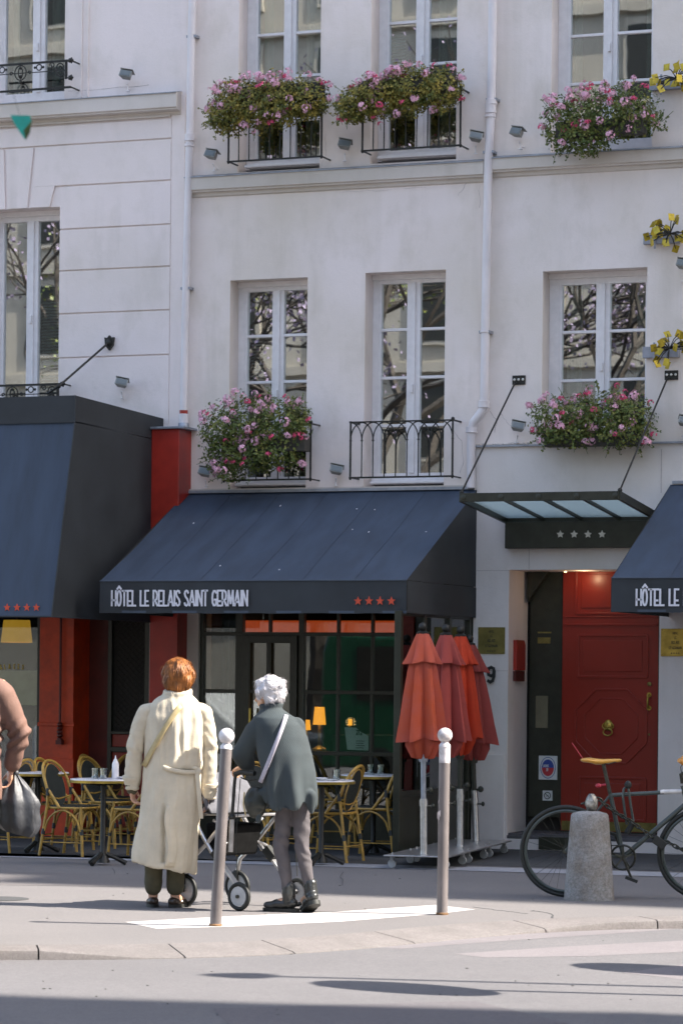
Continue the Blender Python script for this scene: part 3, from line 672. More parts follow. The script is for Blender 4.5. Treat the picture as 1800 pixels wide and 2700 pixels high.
# ---------------------------------------------------------------- left shopfront pieces (part of the neighbouring building)
def pxbox(mb,x0,x1,y0,y1,d0,d1_,yref=1850):
    a=P(x0,yref,d1_)[0]; c=P(x1,yref,d1_)[0]; z1=P(x0,y0,d1_)[1]; z0=P(x0,y1,d1_)[1] if y1<2600 else 0
    mb.box(a,c,-d1_,-d0,z0,z1); return a,c,z0,z1
b=MB(); a_=pxbox(b,103,193,1560,9999,-.25,.22); po=obj('pilaster',b,m_orange,left,False,.006); po['label']='orange red pilaster'
b=MB(); pxbox(b,99,195,2000,9999,.221,.25); pxbox(b,99,195,1905,1915,.221,.235); obj('pilaster_base',b,m_orange,po,False,.005)
b=MB(); u=P(159,1800,.26)[0]; b.tube([(u,-.26,2.4),(u,-.26,P(159,1910,.26)[1])],.012,8); zz=P(159,1930,.26)[1]
for k in range(5): b.ell((u,-.26,zz+.07-.035*k),(.035-.003*abs(k-2),.03,.022),8,5)
b.box(u-.03,u+.03,-.29,-.23,zz-.12,zz-.08); obj('iron_pull',b,m_drop,po)
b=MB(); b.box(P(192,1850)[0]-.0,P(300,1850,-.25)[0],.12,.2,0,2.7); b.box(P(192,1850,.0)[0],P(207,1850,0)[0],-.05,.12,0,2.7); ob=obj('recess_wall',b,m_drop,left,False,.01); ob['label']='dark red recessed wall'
# lattice door
b=MB(); dx0=P(288,1850,-.1)[0]; dx1=P(392,1850,-.1)[0]; zA=P(300,1928,-.1)[1]
b.box(dx0,dx0+.04,.06,.12,0,2.7); b.box(dx1-.03,dx1+.1,.06,.12,0,2.7); b.box(dx0+.04,dx1-.03,.06,.12,zA-.03,zA+.0); b.box(dx0+.04,dx1-.03,.06,.12,zA-.20,zA-.15)
ld=obj('lattice_door',b,m_dark,left,False,.004); ld['label']='dark lattice door'
b=MB(); b.box(dx0+.04,dx1-.03,.09,.10,zA-.15,zA-.03); b.box(dx0+.04,dx1-.03,.09,.10,.05,zA-.2); b.box(dx0+.09,dx1-.08,.075,.088,.12,zA-.26); obj('door_panel',b,m_red,ld,False,.004)
b=MB(); zz=zA
b2=MB(); b2.box(dx0+.04,dx1-.03,.112,.118,zA,2.7); obj('pane',b2,m_room,ld,False)
lx=dx1-.03-dx0-.04; z=zA-lx
while z<2.75:
    for s in (1,-1):
        pa=Vector((dx0+.04,.098,z if s>0 else z+lx)); pb=Vector((dx1-.03,.098,z+lx if s>0 else z))
        # clip
        if min(pa.z,pb.z)<zA: 
            lo,hi=(pa,pb) if pa.z<pb.z else (pb,pa)
            if hi.z<=zA: continue
            tt=(zA-lo.z)/(hi.z-lo.z); lo2=lo.lerp(hi,tt); pa,pb=lo2,hi
        b.bar(pa,pb,.004,.008,(0,1,0))
    z+=.06
obj('lattice',b,m_iron,ld,False)
# left shop window
wx1=P(98,1850,.05)[0]
b=MB(); b.box(wx1-.0,wx1+.08,-.06,.02,0,2.7); b.box(-9,wx1,-.05,.02,.30,.36); b.box(-9,wx1,-.045,.015,0,.30); sw=obj('shop_window',b,m_dark,left,False,.004)
b=MB(); b.box(-9,wx1,-.018,-.012,.36,2.7); obj('pane',b,m_shop,sw,False)
b=MB(); 
cg=W(38,1790,.03)
pts=[(2,1772,'G',18),(18,1766,'L',8),(33,1763,'A',3),(46,1763,'C',-2),(58,1764,'E',-8),(68,1769,'S',-16)]
pts=[(-8,'G'),(2,'G'),(12,'L'),(23,'A'),(36,'C'),(47,'E'),(58,'S')][1:]
for k,(x,ch) in enumerate(pts):
    yy=1768-5*math.cos((x-32)/34*1.2)*1.0; q=W(x,yy,.022); a=R(-(x-32)*.35)
    text(b,ch,q,(math.cos(a),0,math.sin(a)),(-math.sin(a),0,math.cos(a)),.042,.16,wide=1.1,thick=.001)
obj('lettering',b,M('gold lettering',(.62,.45,.05),.4,.2,ns=20,na=.1),sw,False)
# display behind the glass
disp=thing('display_counter','cream display board with shelf behind the left shop window','display',(wx1-.6,.3,0))
b=MB(); b.box(wx1-1.6,wx1-.02,.10,.14,P(40,1860,-.1)[1],P(40,1768,-.1)[1]); obj('board',b,M('cream board',(.55,.5,.3),.7,ns=6,na=.1),disp,False)
b=MB(); b.box(wx1-1.6,wx1-.02,.02,.5,.36,.42); obj('shelf',b,m_dark,disp,False)
lp=W(44,1665,-.35)
t=thing('hanging_lampshade','big yellow lampshade hanging in the left shop window','lamp',(lp.x,.35,lp.z))
b=MB(); b.lathe([(.155,-.11),(.13,.11),(.128,.11),(.153,-.11)],(lp.x,.35,lp.z),28); obj('lamp_shade',b,m_lamp2,t)
b=MB(); b.tube([(lp.x,.35,lp.z+.1),(lp.x,.35,2.95)],.006,6); obj('cord',b,m_iron,t)
# ---------------------------------------------------------------- restaurant front (part of middle building)
b=MB()
gx=lambda x,y=1850: P(x,y,.02)[0]; gz_=lambda y,x=700: P(x,y,.02)[1]
yA,yB=-.02,.05
ztop=2.62; ztr=gz_(1672); zmid=gz_(1824); zlow=gz_(1984)
for x0_,x1_ in ((521,535),(619,638),(785,799)): b.box(gx(x0_),gx(x1_),yA,yB,0,ztop)
b.box(gx(1046),-.06,yA,yB,0,ztop)
b.box(gx(535),-.1,yA-.004,yB-.01,ztr-.018,ztr+.018)
b.box(gx(535),gx(619),yA+.004,yB-.012,zmid-.018,zmid+.018); b.box(gx(799),gx(1046),yA+.004,yB-.012,zmid-.018,zmid+.018)
b.box(gx(535),gx(619),yA+.004,yB-.012,zlow-.02,zlow+.02); b.box(gx(799),gx(1046),yA+.004,yB-.012,zlow-.02,zlow+.02)
for x in (888,978): b.box(gx(x)-.013,gx(x)+.013,yA+.007,yB-.014,0,ztop-.0)
b.box(gx(708)-.013,gx(708)+.013,yA+.007,yB-.014,ztr,ztop)
b.box(gx(535),-.1,yA+.002,yB-.009,0,.32); b.box(gx(535),-.1,yA-.002,yB-.006,2.44,ztop)
sf=obj('shopfront',b,m_dark,mid,False,.004)
b=MB(); b.box(gx(528),-.07,.012,.016,.3,ztop); obj('pane',b,m_shop,sf,False)
b=MB(); dz=gz_(1690); xa,xb=gx(640),gx(784); 
b.box(xa,xa+.07,-.05,-.005,.02,dz+.05); b.box(xb-.07,xb,-.05,-.005,.02,dz+.05); b.box(xa+.07,xb-.07,-.05,-.005,dz-.02,dz+.05); b.box(gx(708)-.018,gx(708)+.018,-.046,-.008,.4,dz); b.box(xa+.07,xb-.07,-.046,-.008,.02,.4); b.box(xa+.07,xb-.07,-.044,-.01,zmid-.015,zmid+.015)
dr=obj('door',b,m_dark,mid,False,.004); dr['label']='dark glazed restaurant door'
b=MB(); b.tube([(xa+.1,-.08,.85),(xa+.1,-.08,1.25)],.012,8); obj('door_handle',b,m_brass,dr)
# interior of restaurant
def inlamp(x,y,d,rt,rb,h,label,mt=m_lamp):
    c=W(x,y,d); t=thing('table_lamp',label,'lamp',(c.x,-d,c.z-h-.25)); n=36; prof=[]
    q=MB(); rings=[]
    for z,r in ((-h/2,rb),(h/2,rt)):
        rings.append([(c.x+r*(1+.06*(k%2))*math.cos(2*PI*k/n),c.y+r*(1+.06*(k%2))*math.sin(2*PI*k/n),c.z+z) for k in range(n)])
    q.loft(rings,False); obj('lamp_shade',q,mt,t,False)
    q=MB(); q.lathe([(.07,-.25-h/2),(.07,-.235-h/2),(.015,-.2-h/2),(.012,h/2-.02)],c,14); obj('lamp_base',q,m_brassd,t)
    L=bpy.data.lights.new('lamp_glow','POINT'); L.energy=1.2; L.color=(1,.6,.25); L.shadow_soft_size=.05; lo=bpy.data.objects.new('lamp_glow',L); sc.collection.objects.link(lo); lo.location=(c.x,c.y,c.z); lo.parent=t; lo.matrix_parent_inverse=Matrix.Translation(t.location).inverted()
    return t
inlamp(842,1888,-.9,.045,.06,.17,'pleated table lamp glowing yellow behind the restaurant window')
inlamp(808,1912,-1.4,.03,.04,.10,'small dim table lamp left of the pleated one inside the restaurant')
inlamp(923,1905,-1.6,.018,.02,.06,'tiny lit lamp deep inside the restaurant right of the pleated one')
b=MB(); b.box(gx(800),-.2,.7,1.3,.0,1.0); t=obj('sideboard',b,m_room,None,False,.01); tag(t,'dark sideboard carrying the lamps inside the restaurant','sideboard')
b=MB(); curtain(b,gx(540),gx(600),.4,2.45,.35); t=obj('curtain',b,M('dark green curtain',(.035,.045,.03),.9,ns=9,na=.2),None); tag(t,'dark curtain hanging inside the leftmost restaurant window','curtain')
b=MB(); b.box(gx(540),-.3,.55,.6,P(700,1668,-.5)[1],P(700,1636,-.5)[1]); t=obj('reflected_band',b,M('orange red reflected glow',(.55,.07,.012),.6,ns=6,na=.25,emit=((1,.12,.02),.12)),None,False); tag(t,'orange red glowing band standing in for a reflection along the restaurant window tops','reflected_band')  # glowing board stands in for an orange reflection across the upper glass
# notice in the window (seen mirrored)
b=MB(); p_=[W(908,1918,-.06),W(938,1919,-.06),W(950,1930,-.06),W(971,1941,-.06),W(971,1980,-.06),W(915,1977,-.06)]
b.prism(p_,(0,.002,0)); nt_=obj('paper_notice',b,m_paper,None,False); tag(nt_,'torn white paper notice taped inside the restaurant window','notice')
b=MB(); q=W(953,1938,-.055); text(b,'ETE',(q.x-.0,.054,q.z),(-1,0,0),(0,0,1),.04,.2,.18,wide=1.2,thick=-.001)
for k in range(4): q=W(938,1955+6*k,-.055); b.box(q.x,q.x+.085-.01*(k%2),.0545,.0585,q.z,q.z+.005)
obj('printing',b,m_black,nt_,False)
# stone pier left of restaurant
b=MB(); b.box(P(461,1900,.06)[0],P(521,1900,.06)[0]-.002,-.06,.0,0,2.95); ob=obj('stone_pier',b,m_corn,mid,False,.006)
b=MB(); b.box(XL+.02,XR-.1,-.045,-.001,zw-.0,zw+.028); obj('string_course',b,m_corn,mid,False)
# ---------------------------------------------------------------- glass terrace screen
SX=ax1-.06
t=thing('terrace_screen','dark framed glass wind screen closing the right end of the café terrace','screen',(SX,-.95,0))
b=MB(); F0=-D1-.02; zl_=P(1055,2095,1.85)[1]
for y in (F0,-1.28,-.62,-.07): b.box(SX-.03,SX+.03,y-.03,y+.03,0,2.12)
b.box(SX-.026,SX+.026,F0,-.07,zl_-.025,zl_+.025); b.box(SX-.026,SX+.026,F0,-.07,2.08,2.12); b.box(SX-.026,SX+.026,F0,-.07,0.01,.07)
obj('frame',b,m_dark,t,False,.004)
b=MB(); b.box(SX-.012,SX+.012,F0+.02,-.08,.06,zl_); obj('lower_panel',b,m_dark,t,False)
for a,c in ((F0+.03,-1.31),(-1.25,-.65),(-.59,-.1)):
    b=MB(); b.box(SX-.004,SX+.004,a,c,zl_+.02,2.08); obj('pane',b,m_scr,t,False)
# ---------------------------------------------------------------- red door and recess
dz0=.28; dtop=dhole[3]; Dd=.50
t=right
a=P(1395,1850,-Dd)[0]; c=P(1483,1850,-Dd)[0]; e=P(1738,1850,-Dd)[0]
b=MB(); b.box(a,c,Dd,Dd+.05,.28,dtop); b.prism([(a,Dd-.1,dtop),(a+.20,Dd-.1,dtop),(a,Dd-.1,dtop-.28)],(0,.1,0))  # dark corner wedge stands in for the shade under the soffit
sd=obj('side_glazing',b,m_dark,right,False,.003); sd['label']='black glazed side panel left of the red door'
for x0_,x1_,y0_,y1_,mt,nm in ((1417,1452,1666,1670,m_brassd,'letter_plate'),(1417,1450,1681,1697,m_brassd,'letter_plate'),(1412,1443,1835,1920,M('menu paper',(.16,.14,.08),.7,ns=9,na=.1),'menu_sheet')):
    q=MB(); A=P(x0_,y0_,-Dd+.012); B=P(x1_,y1_,-Dd+.012); q.box(A[0],B[0],Dd-.012,Dd-.001,B[1],A[1]); obj(nm,q,mt,sd,False)
b=MB(); b.box(c,e,Dd-.03,Dd+.04,P(1483,2190,-Dd)[1],dtop)
door=obj('door',b,m_red,right,False,.003); door['label']='red panelled entrance door'
def frame_rect(mb,x0,x1,y0,y1,w=.022,d=.022):
    yy=Dd-.03; A=P(x0,y0,-Dd+.03); B=P(x1,y1,-Dd+.03); X0,X1,Z0,Z1=A[0],B[0],B[1],A[1]
    pts=[(X0,Z0),(X1,Z0),(X1,Z1),(X0,Z1)]
    for i in range(4):
        p,q=pts[i],pts[(i+1)%4]; mb.bar((p[0],yy,p[1]),(q[0],yy,q[1]),w,d*(1+.05*(i%2)),(0,1,0))
    mb.box(X0+.05,X1-.05,yy-.008,yy+.001,Z0+.05,Z1-.05)
b=MB(); frame_rect(b,1519,1706,1500,1618); frame_rect(b,1524,1706,1675,1786); frame_rect(b,1526,1700,2050,2165)
yy=Dd-.03; A=P(1483,1647,-Dd+.03); b.bar((A[0]+.02,yy,A[1]),(e-.02,yy,A[1]-.0),.02,.03,(0,1,0)); b.bar((A[0]+.02,yy,A[1]+.07),(e-.02,yy,A[1]+.07),.012,.02,(0,1,0))
for sh,hh in ((0,.02),(.085,.012)):
    X0,Z1=P(1518,1817,-Dd+.03); X1,Z0=P(1703,2014,-Dd+.03); X0+=sh;X1-=sh;Z0+=sh;Z1-=sh; k=.19-sh*.5
    pts=[(X0+k,Z0),(X1-k,Z0),(X1,Z0+k),(X1,Z1-k),(X1-k,Z1),(X0+k,Z1),(X0,Z1-k),(X0,Z0+k)]
    for i in range(8):
        p,q=pts[i],pts[(i+1)%8]; b.bar((p[0],yy,p[1]),(q[0],yy,q[1]),hh,hh*(1.2+.05*(i%2)),(0,1,0))
obj('panel_moulding',b,m_red,door,False,.003)
b=MB(); A=P(1487,2162,-Dd+.03); b.box(c+.01,e-.01,yy-.004,yy-.0005,P(1483,2190,-Dd)[1]+.005,A[1]-.01); obj('kick_plate',b,m_brassd,door,False)
q=P(1604,1915,-Dd+.03); b=MB(); b.ell((q[0],yy-.012,q[1]+.01),(.042,.02,.05),14,8); b.ell((q[0],yy-.028,q[1]-.005),(.015,.015,.02),8,6)
b.tube([(q[0]+.05*math.sin(a)*(1 if abs(math.cos(a))>.3 else 1.05),yy-.022,q[1]+.055+.035*math.cos(a)-.055) for a in [2*PI*k/18 for k in range(18)]],.006,6,True)
b.tube([(q[0]+.042*math.sin(a),yy-.03,q[1]-.055+.032*math.cos(a)) for a in [2*PI*k/16 for k in range(16)]],.007,6,True); obj('knocker',b,m_brass,door)
q=P(1711,1850,-Dd+.03); b=MB(); b.tube([(q[0],yy,q[1]+.06),(q[0],yy-.045,q[1]+.06),(q[0],yy-.055,q[1]+.03),(q[0],yy-.055,q[1]-.03),(q[0],yy-.045,q[1]-.06),(q[0],yy,q[1]-.06)],.009,8)
b.lathe([(.022,0),(.022,.01)],(q[0],yy-.0,q[1]+.06),12,Matrix.Rotation(R(90),3,'X')); b.lathe([(.022,0),(.022,.01)],(q[0],yy,q[1]-.06),12,Matrix.Rotation(R(90),3,'X')); obj('door_handle',b,m_brass,door)
q=P(1712,1804,-Dd+.03); b=MB(); b.lathe([(.02,0),(.02,.012),(.008,.014)],(q[0],yy,q[1]),14,Matrix.Rotation(R(90),3,'X')); q=P(1711,1937,-Dd+.03); b.lathe([(.01,0),(.01,.01)],(q[0],yy,q[1]),10,Matrix.Rotation(R(90),3,'X')); obj('lock',b,m_brassd,door)
b=MB(); b.box(e,e+.09,Dd-.06,Dd+.04,.25,dtop); b.box(c,e,Dd-.025,Dd+.03,.1,P(1483,2190,-Dd)[1]); obj('door_frame',b,m_dark,right,False,.003)
b=MB(); zs_=P(1483,2190,-Dd)[1]-.012; b.box(a-.03,e+.12,-.0,Dd+.1,.10,zs_); b.box(dhole[0],dhole[1],-.034,.0,.1,.13); obj('doorstep',b,M('dark worn step',(.10,.095,.10),.7,ns=6,na=.2),right,False,.006)
b=MB(); b.box(dhole[0],dhole[1],-.033,Dd+.55,-.1,.10); obj('step_base',b,m_stone,right,False,.004)
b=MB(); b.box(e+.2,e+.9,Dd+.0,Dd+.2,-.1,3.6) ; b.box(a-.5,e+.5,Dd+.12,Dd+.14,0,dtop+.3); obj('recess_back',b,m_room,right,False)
q=G(1419,2242); b=MB(); A=P(1419,2207,.05); B=P(1500,2243,.05); b.box(A[0],B[0],-.05,-.036,B[1]-.0,A[1]); obj('air_grille',b,m_dark,right,False,.002)
# ceiling spot in the door recess
q=P(1490,1510,-.3); b=MB(); b.lathe([(.012,0),(.016,.012)],(q[0],.3,dtop-.014),12); t=obj('spotlight',b,M('lit spot',(1,.8,.5),.5,emit=((1,.75,.4),.8)),right); 
L=bpy.data.lights.new('spot_glow','POINT'); L.energy=.45; L.color=(1,.7,.4); L.shadow_soft_size=.03; lo=bpy.data.objects.new('spot_glow',L); sc.collection.objects.link(lo); lo.location=(q[0]+.2,.25,dtop-.06); lo.parent=right; lo.matrix_parent_inverse=Matrix.Translation(right.location).inverted()
# header box + canopy
hx0,hz0=P(1330,1446,.14); hx1=P(1703,1446,.14)[0]+.3; hz1=P(1330,1376,.14)[1]
t=thing('star_sign','dark olive header board with four silver stars over the entrance','sign',((hx0+hx1)/2,-.1,hz0))
b=MB(); b.box(hx0,hx1,-.14,-.036,hz0,hz1); obj('board',b,m_steel,t,False,.004)
b=MB()
for x in (1477,1513.5,1550,1587): q=P(x,1409,.14); star(b,(q[0],-.1405,q[1]),.036,n=(0,-.008,0),inner=.5)
obj('star_row',b,m_silver,t,False)
Xb=P(1335,1374,.05)[0]; dc=dsolve(1214,1308,Xb); zc0=P(1214,1312,dc)[1]; Xe=P(1632,1300,dc)[0]; zb0=P(1335,1370,.05)[1]
print('canopy',Xb,Xe,dc,zc0,zb0)
t=thing('glass_canopy','dark steel canopy with frosted glass panels hung on two rods over the red door','canopy',((Xb+Xe)/2,-dc/2,zc0))
b=MB(); H1=.075
b.bar((Xb,-dc,zc0),(Xe,-dc,zc0),.035,H1); b.bar((Xb,-.06,zb0),(Xe,-.06,zb0),.05,.06)
for X in (Xb,Xe): b.bar((X,-.05,zb0),(X,-dc,zc0),.03,H1)
for k in (1,2,3): X=Xb+(Xe-Xb)*k/4; b.bar((X,-.05,zb0),(X,-dc,zc0+.0),.022,.035)
fr=obj('frame',b,m_steel,t,False,.003)
b=MB()
for k in range(5):
    X=Xb+.03+(Xe-Xb-.06)*k/4; b.lathe([(.024,0),(.024,.008),(.012,.012)],(X,-dc-.017,zc0),12,Matrix.Rotation(R(90),3,'X'))
obj('bolt_row',b,m_steel,fr)
m_frost=bpy.data.materials.new('frosted canopy glass'); m_frost.use_nodes=True; n_=m_frost.node_tree; n_.nodes.clear(); o_=n_.nodes.new('ShaderNodeOutputMaterial'); mx_=n_.nodes.new('ShaderNodeMixShader'); ta_=n_.nodes.new('ShaderNodeBsdfTranslucent'); tb_=n_.nodes.new('ShaderNodeBsdfTransparent'); ta_.inputs[0].default_value=(.40,.50,.50,1); tb_.inputs[0].default_value=(.5,.6,.6,1); mx_.inputs[0].default_value=.45
n_.links.new(ta_.outputs[0],mx_.inputs[1]); n_.links.new(tb_.outputs[0],mx_.inputs[2]); n_.links.new(mx_.outputs[0],o_.inputs[0])
for k in range(4):
    X0=Xb+(Xe-Xb)*k/4+.014; X1=Xb+(Xe-Xb)*(k+1)/4-.014
    b=MB(); b.prism([(X0,-.08,zb0+.01),(X1,-.08,zb0+.01),(X1,-dc+.02,zc0+.01),(X0,-dc+.02,zc0+.01)][::1],(0,0,.0)); b.f=b.f[:1]; b.v=b.v[:4]; obj('glass_panel',b,m_frost,t,False)
for px0,py0,X in ((1368,1002,Xb),(1770,989,Xe)):
    q=W(px0,py0); b=MB(); b.box(q.x-.062,q.x+.062,-.012,-.0,q.z-.042,q.z+.042); pl=obj('wall_plate',b,m_iron,t,False,.002)
    b=MB(); 
    for k in (-1,0,1): b.ell((q.x+k*.04,-.016,q.z+.004),(.012,.006,.012),8,5)
    obj('bolt',b,m_silver,pl)
    b=MB(); b.tube([(q.x-.03,-.03,q.z-.03),(X,-dc+.02,zc0+.045)],.0085,8); b.ell((X,-dc+.02,zc0+.045),.022,8,6); b.tube([(q.x-.03,-.005,q.z-.03),(q.x-.03,-.035,q.z-.03)],.016,8); obj('tie_rod',b,m_iron,t)
# plaques, house number
def plaque(x0,y0,x1,y1,label,mt):
    A=P(x0,y0,.045);B=P(x1,y1,.045); t=thing('wall_plaque',label,'plaque',((A[0]+B[0])/2,-.045,B[1]),'brass plaques beside the entrance')
    b=MB(); b.box(A[0],B[0],-.047,-.036,B[1],A[1]); pl=obj('plate',b,mt,t,False,.002); W_=B[0]-A[0]; H_=A[1]-B[1]; cx=(A[0]+B[0])/2
    b=MB()
    for s,zf_,h in (('HOTEL',.80,.018),('LE',.63,.022),('RELAIS',.45,.024),('ST-GERMAIN',.26,.022)):
        wl=tlen(s,.16,1.5)*h; text(b,s,(cx-wl/2,-.0475,B[1]+zf_*H_),(1,0,0),(0,0,1),h,.14,.16,1.5,.001)
    for k in range(4): star(b,(cx+(k-1.5)*.022,-.0475,B[1]+.11*H_),.009,n=(0,-.001,0))
    obj('lettering',b,m_black,pl,False)
    b=MB()
    for sx in (-1,1):
        for sz in (-1,1): b.ell((cx+sx*(W_/2-.012),-.048,(A[1]+B[1])/2+sz*(H_/2-.012)),.004,6,4)
    obj('screw',b,m_iron,pl)
plaque(1260,1654,1330,1725,'dull brass hotel plaque on the pillar above the number 9',m_brassd)
plaque(1742,1658,1818,1731,'brighter brass hotel plaque on the wall right of the red door',m_brass)
b=MB(); q=P(1284,1799,.06); text(b,'9',(q[0],-.0565,q[1]),(1,0,0),(0,0,1),.135,.2,.1,1.15,.006); t=obj('house_number',b,m_black,None,False); tag(t,'black house number 9 on the pale pillar','number')
# red box on jamb
q=P(1373,1740,-.2); t=thing('jamb_box','dark red metal box mounted on the doorway jamb','box',(dhole[0],.2,q[1]))
b=MB(); z0,z1=P(1373,1797,-.2)[1],P(1373,1688,-.2)[1]; b.prism([(dhole[0]+.001,.10,z0+.1),(dhole[0]+.001,.10,z1),(dhole[0]+.001,.32,z1),(dhole[0]+.001,.36,z1-.04),(dhole[0]+.001,.36,z0+.1)],(.035,0,0)); obj('body',b,m_redw,t,False,.003)
b=MB(); b.box(dhole[0]+.001,dhole[0]+.03,.10,.36,z0,z0+.095); obj('lower_cover',b,m_drop,t,False,.003)
# signs on side glazing
A=P(1420,1993,-Dd+.02);B=P(1468,2057,-Dd+.02); t=thing('licence_sign','white licence notice with blue and red oval beside the red door','sign',(A[0],Dd,B[1]))
b=MB(); b.box(A[0],B[0],Dd-.02,Dd-.008,B[1],A[1]); obj('plate',b,m_paper,t,False)
cx=(A[0]+B[0])/2; cz=(A[1]+B[1])/2; rx=(B[0]-A[0])*.43; rz=(A[1]-B[1])*.46
def ovalhalf(mb,s,k,y,th=.002):
    pts=[(cx+k*rx*math.cos(a),y,cz+k*rz*math.sin(a)) for a in [PI*i/14*s for i in range(15)]]; 
    mb.prism(pts if s<0 else pts,(0,-th,0))
m_blue=M('blue print',(.03,.06,.28),.6,ns=20,na=.08); m_rp=M('red print',(.45,.03,.04),.6,ns=20,na=.08)
b=MB(); ovalhalf(b,1,.76,Dd-.0205); obj('blue_half',b,m_blue,t,False); b=MB(); ovalhalf(b,-1,.76,Dd-.0205); obj('red_half',b,m_rp,t,False)
b=MB(); text(b,'LICENCE',(cx-.045,Dd-.0227,cz+.008),(1,0,0),(0,0,1),.02,.15,.15,1.1,.001); text(b,'IV',(cx-.012,Dd-.0227,cz-.032),(1,0,0),(0,0,1),.028,.16,.15,1,.001); obj('lettering',b,m_paper,t,False)
b=MB(); b.tube([(cx+rx*.93*math.cos(a),Dd-.021,cz+rz*.95*math.sin(a)) for a in [2*PI*i/28 for i in range(28)]],.003,4,True); obj('oval_rim',b,m_blue,t,False)
A=P(1430,2085,-Dd+.02);B=P(1455,2112,-Dd+.02); t=thing('no_smoking_sign','small square prohibition sign with struck circle low beside the red door','sign',(A[0],Dd,B[1]))
b=MB(); b.box(A[0],B[0],Dd-.02,Dd-.008,B[1],A[1]); obj('plate',b,m_paper,t,False); cx=(A[0]+B[0])/2; cz=(A[1]+B[1])/2
b=MB(); b.tube([(cx+.03*math.cos(a),Dd-.021,cz+.03*math.sin(a)) for a in [2*PI*i/20 for i in range(20)]],.004,5,True); b.bar((cx-.02,Dd-.022,cz+.02),(cx+.02,Dd-.022,cz-.02),.005,.005,(0,1,0)); b.bar((cx-.015,Dd-.0215,cz-.008),(cx+.012,Dd-.0215,cz+.004),.004,.004,(0,1,0)); obj('symbol',b,m_black,t,False)
# ---------------------------------------------------------------- downpipes
def downpipe(label,pts,r,collars,extra=None):
    p=[W(*q) for q in pts]; t=thing('downpipe',label,'pipe',p[-1],'downpipes on the facades')
    b=MB(); b.tube(p,r,16); obj('pipe',b,m_pipe,t)
    for (x,y,d,h,k) in collars:
        q=W(x,y,d); b=MB(); b.lathe([(r+.002,-h/2),(r+k,-h/2+.004),(r+k*.8,0),(r+k,h/2-.004),(r+.002,h/2)],q,18); obj('collar',b,m_pipe,t)
    for (x,y,d) in (extra or ()):
        q=W(x,y,d); b=MB(); b.box(q.x-r-.012,q.x+r+.012,q.y-.02,.0,q.z-.012,q.z+.012); obj('bracket',b,m_zinc,t,False)
    return t
dp=downpipe('white downpipe at the party wall left of the flower boxes, ending above the red column',[(509,-60,.07),(504,120,.07),(500,360,.07),(494,600,.07),(488,860,.07),(484,1088,.07)],.037,[(500,362,.07,.07,.012),(499,382,.07,.03,.010),(484,1105,.07,.1,.010)],[(506,95,.07),(490,760,.07)])
q=W(484,1090,.07); b=MB(); b.lathe([(.039,-.03),(.039,.03)],q,16); obj('red_band',b,m_redw,dp)
b=MB(); q=W(484,1117,.07); b.lathe([(.055,-.06),(.05,.0),(.04,.02)],q,16); obj('shoe',b,m_zinc,dp)
downpipe('white downpipe with offset elbow between the café and the entrance building',[(1299,-60,.08),(1297,150,.08),(1294,300,.08),(1287,420,.08),(1284,600,.08),(1280,800,.08),(1277,1000,.08),(1276,1060,.08),(1274,1078,.08),(1262,1095,.10),(1249,1112,.10),(1243,1135,.08),(1241,1200,.08),(1241,1286,.08)],.040,[(1295,268,.08,.05,.014),(1293,285,.08,.09,.012),(1292,305,.08,.03,.012),(1278,875,.08,.02,.009),(1275,1066,.08,.07,.014),(1243,1133,.08,.06,.014)],[(1296,262,.08),(1278,875,.08),(1288,400,.08)])
# damp, cracked patch and rubble by the elbow: small stones on the ledge
random.seed(3)
b=MB()
for k in range(40):
    x=random.uniform(1255,1390); q=W(x,1172,.02); b.ell((q.x,-.0-random.uniform(0,.02),3.675+random.uniform(0,.012)),(random.uniform(.008,.03),.02,random.uniform(.006,.014)),6,4)
t=obj('mortar_rubble',b,m_corn,None); tag(t,'crumbling mortar along the ledge beside the downpipe elbow','rubble',kind='stuff')
# ---------------------------------------------------------------- floodlights
def flood_proto():
    t=thing('floodlight','x','floodlight',(0,0,0),'small floodlights on the facade ledges')
    mx=Matrix.Rotation(R(-22),3,'X')@Matrix.Rotation(R(12),3,'Y')
    b=MB(); b.add([mx@Vector(v) for v in [(-.07,-.21,.05),(.07,-.21,.05),(.07,-.21,-.03),(-.07,-.21,-.03),(-.045,-.12,.04),(.045,-.12,.04),(.045,-.12,-.02),(-.045,-.12,-.02)]],[(0,1,2,3),(7,6,5,4),(0,4,5,1),(1,5,6,2),(2,6,7,3),(3,7,4,0)]); b.cbox(mx@Vector((0,-.165,.062)),(.075,.055,.004),mx); obj('housing',b,m_fl,t,False,.003)
    b=MB(); b.cbox(mx@Vector((0,-.212,.01)),(.055,.003,.03),mx); obj('lens',b,M('floodlight glass',(.15,.17,.17),.1),t,False)
    b=MB(); b.tube([(0,-.11,-.01),(0,-.07,-.05),(0,-.07,-.09)],.008,6); b.tube([(0,0,-.06),(0,-.08,-.06)],.009,6); b.cbox((0,-.07,-.085),(.02,.02,.004)); obj('bracket',b,m_white,t)
    return t
fp=flood_proto()
fl=[(323,213,'floodlight on the left building cornice, highest of all'),(555,424,'floodlight right of the left downpipe, below the first upper flower box'),(893,398,'floodlight on the cornice between the two upper café windows'),(1238,378,'floodlight just left of the right downpipe on the upper cornice'),(1367,365,'floodlight just right of the right downpipe on the upper cornice'),(303,1027,'floodlight on the grooved wall above the big left awning'),(528,1263,'floodlight half hidden under the lower left flower box'),(868,1257,'floodlight above the blue awning between the lower windows'),(1347,1143,'floodlight on the ledge beside the downpipe elbow'),(1787,1130,'floodlight at the right edge beside the lower right flower box'),(1792,715,'floodlight at the right edge under the gold leaf ornament')]
